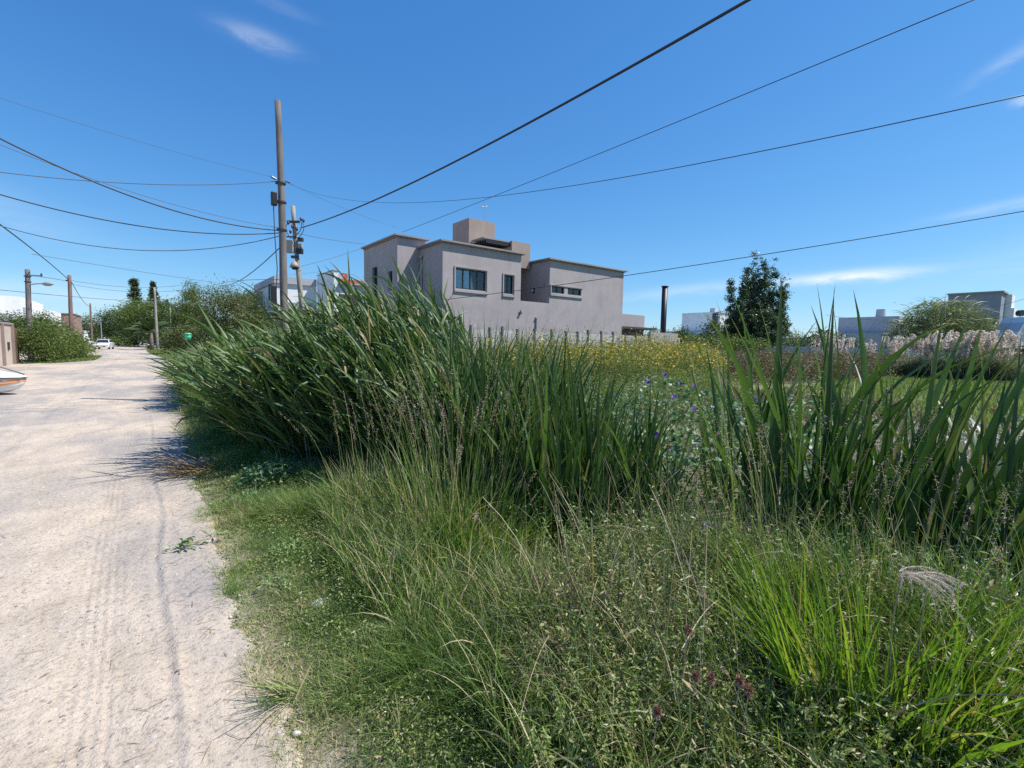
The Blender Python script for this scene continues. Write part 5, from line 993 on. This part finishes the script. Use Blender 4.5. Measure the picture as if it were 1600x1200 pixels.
# brown teasel-like seed balls
for i, (px_, py_, dd, lb) in enumerate(((1075, 985, 1.75, 'brown spiky seed ball highest in the foreground weeds'), (1111, 1060, 1.6, 'brown spiky seed ball in the middle beside the broad green blade'), (1156, 1064, 1.6, 'brown seed ball at the left of the close pair by the lime grass'), (1170, 1078, 1.58, 'brown seed ball at the right of the close pair by the lime grass'), (1027, 1112, 1.5, 'dark brown seed ball lowest in the shaded weeds'), (1087, 1058, 1.7, 'small dim brown seed ball left of the middle one'))):
    c = spot(px_, py_, dd); t = thing('seed_ball', lb, 'seed head', tuple(c), 0, 'brown seed balls in the weeds'); n = 220; u = rng.normal(0, 1, (n, 3)); u /= np.linalg.norm(u, axis=1)[:, None]; rr = .019
    tp = u*rr*rng.uniform(.9, 1.35, (n, 1))*np.array([.8, .8, 1.15]); sd_ = np.cross(u, rng.normal(0, 1, (n, 3))); sd_ /= np.linalg.norm(sd_, axis=1)[:, None]; bs_ = u*rr*.4
    P = np.stack([bs_-sd_*.003, bs_+sd_*.003, tp], 1).reshape(-1, 3); mesh_np('spikes', P, np.arange(n*3).reshape(n, 3), L['teasel'], t, np.stack([np.repeat(rng.rand(n), 3), np.zeros(n*3), np.zeros(n*3)], 1)); MB().tube([(0, 0, -.01), (.01, .02, -.2), (.02, 0, -c[2])], .0016, 5).build('stalk', barkd, t)
n = 60; c = []; 
for i in range(40):
    bx_ = rng.uniform(5.8, 8.2); by_ = rng.uniform(.2, 2.6); c.append((bx_, by_, rng.uniform(.75, 1.15)))
P = []
for cc_ in c:
    u = rng.normal(0, 1, (60, 3)); u /= np.linalg.norm(u, axis=1)[:, None]; P.append(np.array(cc_)+u*.035*np.array([.8, .8, 1.2]))
P = np.concatenate(P); q_ = leaves(P, .03, .4, .2); st = ribbons(np.array([(a, b, 0) for a, b, _ in c]), rng.uniform(0, 6, 40), .02, .05, np.array([z for _, _, z in c]), .008, 4, 2, prof='stem')
J = join([(st[0], np.concatenate([st[1][:, [0, 1, 2]], st[1][:, [0, 2, 3]]]), st[2]), q_]); tag(mesh_np('brown_seed_heads', J[0], J[1], L['teasel'], None, J[2]), 'cluster of brown seed heads behind the right hand reeds', 'weeds', kind='stuff')

# 6 morning glory
gl = thing('morning_glory', 'spreading morning glory with pale green leaves and purple flowers between the reeds', 'vine')
gpoly = [(3.3, 2.4), (3.7, 4.5), (4.6, 6.6), (6.0, 7.6), (8.5, 6.2), (9.0, 3.5), (8.6, .3), (6.4, -1.0), (4.6, -.4), (4.4, .6), (5.0, 1.4), (4.2, 2.0)]
def gh(x, y): return .30+.75*fbm(x*.9, y*.9, 17)+.35*np.exp(-((x-8.2)**2+(y-5.6)**2)/.5)
n = 9500; x, y = scatter(gpoly, n); z = gh(x, y)*(1-rng.rand(n)**2.2*.75); b0 = np.stack([x, y, z], 1)
LV = leaves(b0, rng.uniform(.04, .078, n), 1.0, .5, None, .3, None, True); mesh_np('leaves', LV[0], LV[1], L['glory'], gl, LV[2])['kind'] = 'stuff'
# the taller vine heap with two dark shaded hollows
fl = [(1002, 622, 9.2), (1045, 629, 9.0), (1012, 598, 9.4), (1110, 823, 3.9), (1450, 770, 4.6), (1520, 668, 6.5), (1540, 672, 6.4), (1100, 716, 6.6), (1052, 707, 6.8), (1048, 735, 6.2), (1588, 905, 3.2), (1598, 880, 3.3), (1588, 868, 3.4), (1410, 716, 5.8), (1270, 702, 6.2), (960, 845, 3.6), (1140, 660, 7.4), (1555, 690, 6.0), (1425, 835, 4.2), (1180, 690, 6.8), (1085, 640, 8.4)]
fm = []
for v in range(3):
    m = MB(); k = 10; vs = [(0, 0, -.035)]; 
    for ring, (rr, zz) in enumerate(((.008, -.02), (.018, 0), (.036, .012))):
        for i in range(k): a = 2*PI*i/k; wv = 1+(.08*math.cos(5*a) if ring == 2 else 0); vs.append((rr*math.cos(a)*wv, rr*math.sin(a)*wv, zz))
    fs = [(0, 1+(i+1) % k, 1+i) for i in range(k)]
    for rg in range(2):
        for i in range(k): a0 = 1+rg*k; j = (i+1) % k; fs.append((a0+i, a0+j, a0+k+j, a0+k+i))
    m.add(vs, fs); o = m.build('flower', L['purple'], gl, True)
    at_ = o.data.attributes.new('tint', 'FLOAT_COLOR', 'POINT'); at_.data.foreach_set('color', [v*.5, 0, 0, 1]*len(o.data.vertices)); fm.append(o.data); bpy.data.objects.remove(o)
for i, (a, b, d) in enumerate(fl):
    c = spot(a, b, d); o = bpy.data.objects.new('flower', fm[i % 3]); C.objects.link(o); o.parent = gl; o.location = tuple(c)
    dr = Vector(tuple(EYEP-c)).normalized()*.8+Vector((.3, -.2, .8)); o.rotation_euler = dr.to_track_quat('Z', 'Y').to_euler(); o.scale = (1.7,)*3
fx, fy = scatter(gpoly, 16)
for i in range(16):
    o = bpy.data.objects.new('flower', fm[i % 3]); C.objects.link(o); o.parent = gl; o.location = (fx[i], fy[i], float(gh(fx[i], fy[i]))+.03); dr = Vector((-.5*rng.rand(), -.6*rng.rand(), .8)); o.rotation_euler = dr.to_track_quat('Z', 'Y').to_euler(); o.scale = (1.3+.4*rng.rand(),)*3
# vine stems holding those flowers up
m = MB()
for (a, b, d) in fl:
    c = spot(a, b, d); m.tube([(c[0]+.05, c[1]+.05, 0), (c[0]-.03, c[1]+.04, c[2]*.6), tuple(c-[0, 0, .03])], .004, 4)
m.build('stems', L['weed'], gl)
fp = np.concatenate([spot(a, b, d)+rng.normal(0, .10, (16, 3))*np.array([1, 1, .7])-np.array([0, 0, .07]) for a, b, d in fl]); LV = leaves(fp, rng.uniform(.05, .085, len(fp)), 1.0, .6, None, .3, None, True); mesh_np('leaves', LV[0], LV[1], L['glory'], gl, LV[2])['kind'] = 'stuff'
# leafy mound with larger pale leaves by the roadside
def leafy(label, cx, cy, r, h, n, s, mat='broad', name='leafy_weed', asp=.5):
    t = thing(name, label, 'weed', (cx, cy, float(gz(cx, cy)))); u = rng.normal(0, 1, (n, 3)); u /= np.linalg.norm(u, axis=1)[:, None]; u[:, 2] = np.abs(u[:, 2]); rr = rng.uniform(.55, 1, (n, 1))
    P = u*rr*np.array([r, r, h]); V = leaves(P, rng.uniform(.6, 1.2, n)*s, asp, .45); mesh_np('leaves', V[0], V[1], L[mat], t, V[2])['kind'] = 'stuff'
    k = 24; st = ribbons(np.zeros((k, 3)), rng.uniform(0, 6.3, k), rng.uniform(.1, 1.1, k), .4, rng.uniform(.5, 1, k)*max(r, h), .005, 4, 2, prof='stem'); mesh_np('stems', st[0], st[1], L[mat], t, st[2])
    return t
leafy('heap of pale leaved creeper at the foot of the reeds by the road', 1.15, 6.0, .42, .24, 520, .075, 'glory', 'creeper_heap')
leafy('smaller creeper heap nearer the road than the pale one', .85, 5.3, .24, .13, 220, .055, 'glory', 'creeper_heap')
leafy('low green creeper under the reeds right of the pale heap', 1.65, 5.5, .32, .18, 340, .055, 'weed', 'creeper_heap')
leafy('light green broad leaved weed in the lower middle foreground', 1.22, 1.62, .10, .18, 60, .07)
leafy('small broad leaved weed near the bottom edge of the verge', 1.02, 1.20, .09, .12, 50, .055)
leafy('bushy green weed on the verge beside the dead branch', .85, 3.75, .22, .14, 300, .028)
leafy('small green weed tuft left of the pale stone', .68, 3.4, .16, .10, 240, .022)
leafy('leafy weed at the base of the yellow green tuft', 1.45, 2.9, .20, .16, 260, .030)
leafy('dark leafy weed below the pale stone', .92, 2.3, .2, .15, 260, .022, 'weed')
leafy('round weed at the front corner of the verge', .8, 1.75, .2, .12, 260, .02, 'weed')

# 7 field behind: yellow flowers, mixed weeds, brown weeds, meadow
def bushfield(name, label, poly, n, hfn, lsz, mat, per=16, seed=1, flowers=None, up=.35, spread=.16, dens=None):
    x, y = scatter(poly, n, dens); h = hfn(x, y)*rng.uniform(.75, 1.1, n); st = ribbons(base3(x, y), rng.uniform(0, 2*PI, n), rng.uniform(0, .25, n), rng.uniform(0, .4, n), h, .012, 4, 2, prof='stem')
    pt = st[3]; ss = rng.uniform(.15, 1, (n, per))*4; i0 = np.minimum(ss.astype(int), 3); fr = (ss-i0)[..., None]; I = np.arange(n)[:, None]
    lp = (pt[I, i0]*(1-fr)+pt[I, i0+1]*fr).reshape(-1, 3)+rng.normal(0, spread, (n*per, 3))*np.array([1, 1, .6])
    rr = np.repeat(np.clip(fbm(x*.5, y*.5, seed)*1.2-.2+rng.normal(0, .2, n), 0, 1), per); q_ = leaves(lp, lsz*rng.uniform(.6, 1.3, n*per), .4, up, rr)
    J = join([(st[0], np.concatenate([st[1][:, [0, 1, 2]], st[1][:, [0, 2, 3]]]), st[2]), q_]); o = tag(mesh_np(name, J[0], J[1], L[mat], None, J[2]), label, 'weeds', kind='stuff')
    if flowers:
        nf, sz, fm_, fname, flabel = flowers; k = rng.randint(0, n, nf); dsel = rng.rand(nf) < sm(.30, .62, fbm(x[k]*.8, y[k]*.8, 3))*1.2; k = k[dsel]; s2 = rng.uniform(.62, 1.0, len(k))*4; j0 = np.minimum(s2.astype(int), 3); f2 = (s2-j0)[:, None]
        fp = pt[k, j0]*(1-f2)+pt[k, j0+1]*f2+rng.normal(0, spread*.8, (len(k), 3)); fv = leaves(fp, sz*rng.uniform(.6, 1.3, len(k)), .85, .5); tag(mesh_np(fname, fv[0], fv[1], L[fm_], None, fv[2]), flabel, 'flowers', kind='stuff')
yf = [(8.8, 13), (11, 18.8), (27.2, 19.3), (27.5, 14.5), (21, 11.2), (15.5, 9.5), (12, 9.8)]
bushfield('yellow_flower_bushes', 'chest high bushy weeds in front of the concrete fence', yf, 5200, lambda x, y: (.92+1.9*fbm(x*.6, y*.6, 8)**1.3+.75*np.exp(-((x-14.2)**2+(y-14.6)**2)/1.2)+.35*np.exp(-((x-22)**2+(y-16)**2)/5)), .08, 'field', 22, 4, (16000, .08, 'yellow', 'yellow_wildflowers', 'masses of small yellow flowers in front of the concrete fence'), dens=lambda x, y: .35+.65*vn(x*.7, y*.7, 9))
bushfield('mixed_weeds', 'rough green weeds in the lot between the reeds and the yellow flowers', [(4.2, 7.5), (4.5, 15), (10, 19), (10.5, 12), (16, 9.0), (13, 6.2), (9, 5.2), (6.3, 7.4)], 4200, lambda x, y: .5+.75*fbm(x*.6, y*.6, 28), .06, 'field', 18, 24, (500, .045, 'yellow', 'scattered_yellow_flowers', 'few scattered yellow flowers in the rough green weeds'))
bushfield('brown_weeds', 'band of reddish brown dry weeds before the low far wall', [(22, 10.5), (28, 15.5), (33, 19.5), (48, 16), (52, 10.5), (40, 9.2), (30, 8.6)], 5200, lambda x, y: 1.0+.75*fbm(x*.35, y*.35, 38), .13, 'brownweed', 16, 34, spread=.24)
bushfield('brown_weeds', 'patch of brown weeds between the morning glory and the meadow', [(9.2, 5.6), (13.5, 6.4), (14.5, 3.8), (12.0, 1.6), (9.2, 2.4)], 900, lambda x, y: .35+.55*fbm(x*.8, y*.8, 58), .05, 'brownweed', 16, 54, spread=.10)
bushfield('dead_tangle', 'silvery dead twigs tangled behind the reeds at the right edge', [(5.7, .9), (6.7, 2.2), (8.4, 1.4), (8.2, -.3), (6.4, -.4)], 420, lambda x, y: .55+.4*fbm(x*1.8, y*1.8, 68), .06, 'mauve', 10, 64, spread=.12)
n = 60000; x, y = scatter([(8.6, .5), (9.5, 5.5), (16, 8.5), (30, 9.0), (60, 10), (64, -6), (30, -8), (12, -4), (7, -2)], n, lambda x, y: np.clip(14/(x+1), .1, 1)); 
G = ribbons(base3(x, y, -.01), rng.uniform(0, 2*PI, n), rng.uniform(0, .6, n), rng.uniform(.1, 1, n), rng.uniform(.08, .28, n), .006+x*.0014, 2, 2, prof='grass', r=np.clip(rng.rand(n)*.6+.6*(fbm(x*.3, y*.3, 5)-.3), 0, 1)); tag(mesh_np('meadow_grass', G[0], G[1], L['meadow'], None, G[2]), 'bright green meadow grass before the pampas grass', 'grass', kind='stuff')
# grass strips by the far road
n = 24000; x1, y1 = scatter([(-6, 41.6), (-4.4, 41.5), (-2.8, 46), (-2.9, 57), (-6, 60)], n//2); x2, y2 = scatter([(1.4, 22), (1.6, 50), (.6, 70), (.5, 86), (5, 86), (5, 30), (3.6, 22)], n//2); x = np.concatenate([x1, x2]); y = np.concatenate([y1, y2])
G = ribbons(base3(x, y, -.01), rng.uniform(0, 2*PI, n), rng.uniform(0, .6, n), .5, rng.uniform(.05, .22, n), .05, 2, 2, prof='grass', r=rng.rand(n)*.7); tag(mesh_np('far_verge_grass', G[0], G[1], L['meadow'], None, G[2]), 'green grass strips beside the road in the distance', 'grass', kind='stuff')

# 8 pampas grass clumps
pamp = [(1292, 34, 3.1, 18), (1322, 36, 2.8, 14), (1356, 36, 2.6, 10), (1398, 33, 2.8, 16), (1428, 31, 2.85, 20), (1460, 30, 3.0, 26), (1488, 29, 3.05, 30), (1516, 28.5, 3.0, 28), (1544, 28, 3.1, 26), (1568, 27.5, 3.05, 18)]
lbs = ['upright cream pampas plumes beside the small palm', 'short pampas tuft right of the palm side clump', 'sparse low pampas tuft before the grey house', 'drooping pampas tuft left of the willow', 'pampas clump under the left side of the willow', 'full pampas clump under the middle of the willow', 'widest cream pampas clump before the willow', 'pampas clump under the right side of the willow', 'pampas clump in front of the tower house', 'last pampas clump beside the camper']
for (pxx, dd, h, npl), lb in zip(pamp, lbs):
    p = spot(pxx, 560, dd); t = thing('pampas_grass', lb, 'pampas grass', (p[0], p[1], 0), 0, 'pampas grass row')
    k = 1100; a = rng.uniform(0, 2*PI, k); b = np.stack([.35*np.cos(a)*rng.rand(k), .35*np.sin(a)*rng.rand(k), np.zeros(k)], 1); B = ribbons(b, a, rng.uniform(.1, .6, k), rng.uniform(.6, 2.1, k), rng.uniform(1.2, 2.4, k)*h/2.9, .028, 6, 2, prof='grass'); mesh_np('leaves', B[0], B[1], L['pampasleaf'], t, B[2])['kind'] = 'stuff'
    for j in range(npl):
        aa = rng.uniform(0, 2*PI); rr = rng.uniform(.05, 1.05); hz = h*rng.uniform(.66, 1.0); c = np.array([math.cos(aa)*rr, math.sin(aa)*rr, hz-.75]); m_ = 90; s = rng.rand(m_); tip = np.array([rng.normal(.08, .1), rng.normal(-.05, .1), .75])
        ax = c+s[:, None]*tip; u = rng.normal(0, 1, (m_, 3)); u /= np.linalg.norm(u, axis=1)[:, None]; pr = .15*np.sin(PI*np.clip(s*.9+.08, 0, 1))[:, None]
        pb = ribbons(ax+u*pr*.25, WIND+rng.normal(0, .8, m_), rng.uniform(.15, .9, m_), rng.uniform(.7, 1.7, m_), rng.uniform(.14, .34, m_)*(1.15-.5*s), .036, 3, 2, prof='petal', r=np.clip(rng.rand(m_)*.5+rng.rand()*.5, 0, 1)); V = (pb[0], np.concatenate([pb[1][:, [0, 1, 2]], pb[1][:, [0, 2, 3]]]), pb[2]); mb = ribbons(np.array([[c[0]*.3, c[1]*.3, 0]]), math.atan2(c[1], c[0]), .05, math.hypot(c[0], c[1])*.5/c[2], c[2]+.5, .02, 4, 2, prof='stem')
        J = join([V, (mb[0], np.concatenate([mb[1][:, [0, 1, 2]], mb[1][:, [0, 2, 3]]]), mb[2]*0+.6)]); mesh_np('plume', J[0], J[1], L['plume'], t, J[2])

# ------------------------------------------------------------------ small road things
OCT = np.array([(1, 0, 0), (-1, 0, 0), (0, 1, 0), (0, -1, 0), (0, 0, 1), (0, 0, -1)], float); OF = np.array([(0, 2, 4), (2, 1, 4), (1, 3, 4), (3, 0, 4), (2, 0, 5), (1, 2, 5), (3, 1, 5), (0, 3, 5)])
n = 22000; y = 1.1+rng.gamma(1.5, 3.2, n); x = rng.uniform(-5.5, .55, n); kk = (x < edgeR(y)+.05) & (y < 30) & (rng.rand(n) < .18+1.0*sm(.42, .6, fbm(x*.9, y*.6, 12))); x = x[kk]; y = y[kk]; n = len(x)
sz = rng.gamma(1.3, .0048, n)+.0022; P = np.stack([x, y, rz_(x, y)+.024-sz*.25+.0], 1); ang = rng.uniform(0, 2*PI, n); ca, sa = np.cos(ang), np.sin(ang)
O = OCT[None]*np.stack([sz, sz*rng.uniform(.6, 1, n), sz*rng.uniform(.35, .7, n)], 1)[:, None]*rng.uniform(.75, 1.15, (n, 6, 1)); O = np.stack([O[..., 0]*ca[:, None]-O[..., 1]*sa[:, None], O[..., 0]*sa[:, None]+O[..., 1]*ca[:, None], O[..., 2]], -1)
V = (O+P[:, None]).reshape(-1, 3); Fq = (OF[None]+np.arange(n)[:, None, None]*6).reshape(-1, 3)
gmat = leafmat('gravel_stone', [(0, (.17, .15, .14)), (.5, (.33, .29, .26)), (1, (.62, .57, .52))], rough=.9, trans=0)
tag(mesh_np('gravel', V, Fq, gmat, None, np.repeat(np.stack([rng.rand(n), rng.rand(n), rng.rand(n)], 1), 6, 0)), 'loose small stones scattered over the sandy road', 'gravel', kind='stuff')
def stone(label, x, y, s, mat=stone_m, z=None):
    m = MB(); k = 9; vs = []; 
    for i in range(5):
        for j in range(k):
            ph = PI*(i+.5)/5; a = 2*PI*j/k; rr = s*(1+rng.uniform(-.22, .2)); vs.append((rr*math.sin(ph)*math.cos(a), rr*math.sin(ph)*math.sin(a)*.75, rr*math.cos(ph)*.5))
    fs = [(i*k+j, i*k+(j+1) % k, (i+1)*k+(j+1) % k, (i+1)*k+j) for i in range(4) for j in range(k)]+[tuple(range(k))[::-1], tuple(range(4*k, 5*k))]
    m.add(vs, fs); o = m.build('stone', mat, None); o.location = (x, y, (z if z is not None else float(rz_(np.array(x), np.array(y))))+.01); tag(o, label, 'stone', 'stones by the road'); return o
stone('pale grey stone half buried in the verge grass', .84, 2.98, .07, z=.035)
dk_s = flat('dark_stone', (.20, .18, .17), .9, var=.3, scale=20, bmp=.5)
for (a, b, s, lb, mt) in ((545, 0, 0, '', 0),)[:0]: pass
for (xx_, yy_, s, lb, mt) in ((-1.05, 6.0, .022, 'small dark stone in the middle of the sandy road', dk_s), (-.38, 2.05, .018, 'small dark stone near the bottom left corner', dk_s), (-.62, 4.2, .02, 'tan stone beside the faint tyre tracks', stone_m), (.02, 4.4, .016, 'little stone on the ridge of the wheel track', stone_m)): stone(lb, xx_, yy_, s, mt)
# dead leafy branch on the road
br = thing('fallen_branch', 'fallen green leafed branch lying on the sand at the road edge', 'branch', (.12, 4.48, .03), math.atan2(.05, .34))
MB().tube([(0, 0, .01), (.12, .01, .03), (.26, -.01, .035), (.40, .03, .05)], [.006, .006, .005, .003], 6).build('stem', barkd, br)
lp = np.stack([rng.uniform(.0, .42, 34), rng.normal(0, .02, 34), rng.uniform(.01, .07, 34)], 1); V = leaves(lp, rng.uniform(.04, .10, 34), .28, .4); mesh_np('leaves', V[0], V[1], L['broad'], br, V[2])
# dark withered clump at road edge under the reeds
wc = thing('withered_clump', 'dark dry grass clump spread on the sand under the drooping reeds', 'dry grass', (.52, 7.1, .03)); k = 130
B = ribbons(rng.normal(0, .10, (k, 3))*np.array([1, 1, .1]), PI+rng.normal(0, .8, k), rng.uniform(.9, 1.5, k), rng.uniform(0, .4, k), rng.uniform(.2, .8, k), rng.uniform(.006, .014, k), 5, 2, r=rng.rand(k)*.25); mesh_np('blades', B[0], B[1], L['dry'], wc, B[2])
MB().tube([(-.05, 0, .0), (.05, .05, .10), (.2, .02, .06)], [.05, .08, .03], 9).build('root', bark, wc, True)
wc = thing('withered_clump', 'uprooted grass tuft with trailing blades at the lower verge edge', 'dry grass', (.50, 2.28, .03)); k = 90
B = ribbons(rng.normal(0, .03, (k, 3))*np.array([1, 1, .3]), PI*.95+rng.normal(0, .7, k), rng.uniform(.6, 1.45, k), rng.uniform(0, .5, k), rng.uniform(.10, .30, k), rng.uniform(.003, .006, k), 5, 2); mesh_np('blades', B[0], B[1], L['grass'], wc, B[2])
# twigs and dry blades on the sand
n = 230; x = rng.uniform(-1.3, .45, n); y = rng.uniform(1.4, 6.5, n); x = np.where(rng.rand(n) < .6, .35-rng.gamma(1.2, .18, n), x)
B = ribbons(np.stack([x, y, rz_(x, y)+.028], 1), rng.uniform(0, 2*PI, n), 1.53, rng.uniform(-.05, .1, n), rng.uniform(.02, .16, n), rng.uniform(.0018, .0042, n), 5, 2, r=rng.rand(n)*.3, twist=rng.uniform(-.3, .3, n)); tag(mesh_np('ground_litter', B[0], B[1], L['dry'], None, B[2]), 'dry twigs and grass bits strewn on the sand', 'litter', kind='stuff')
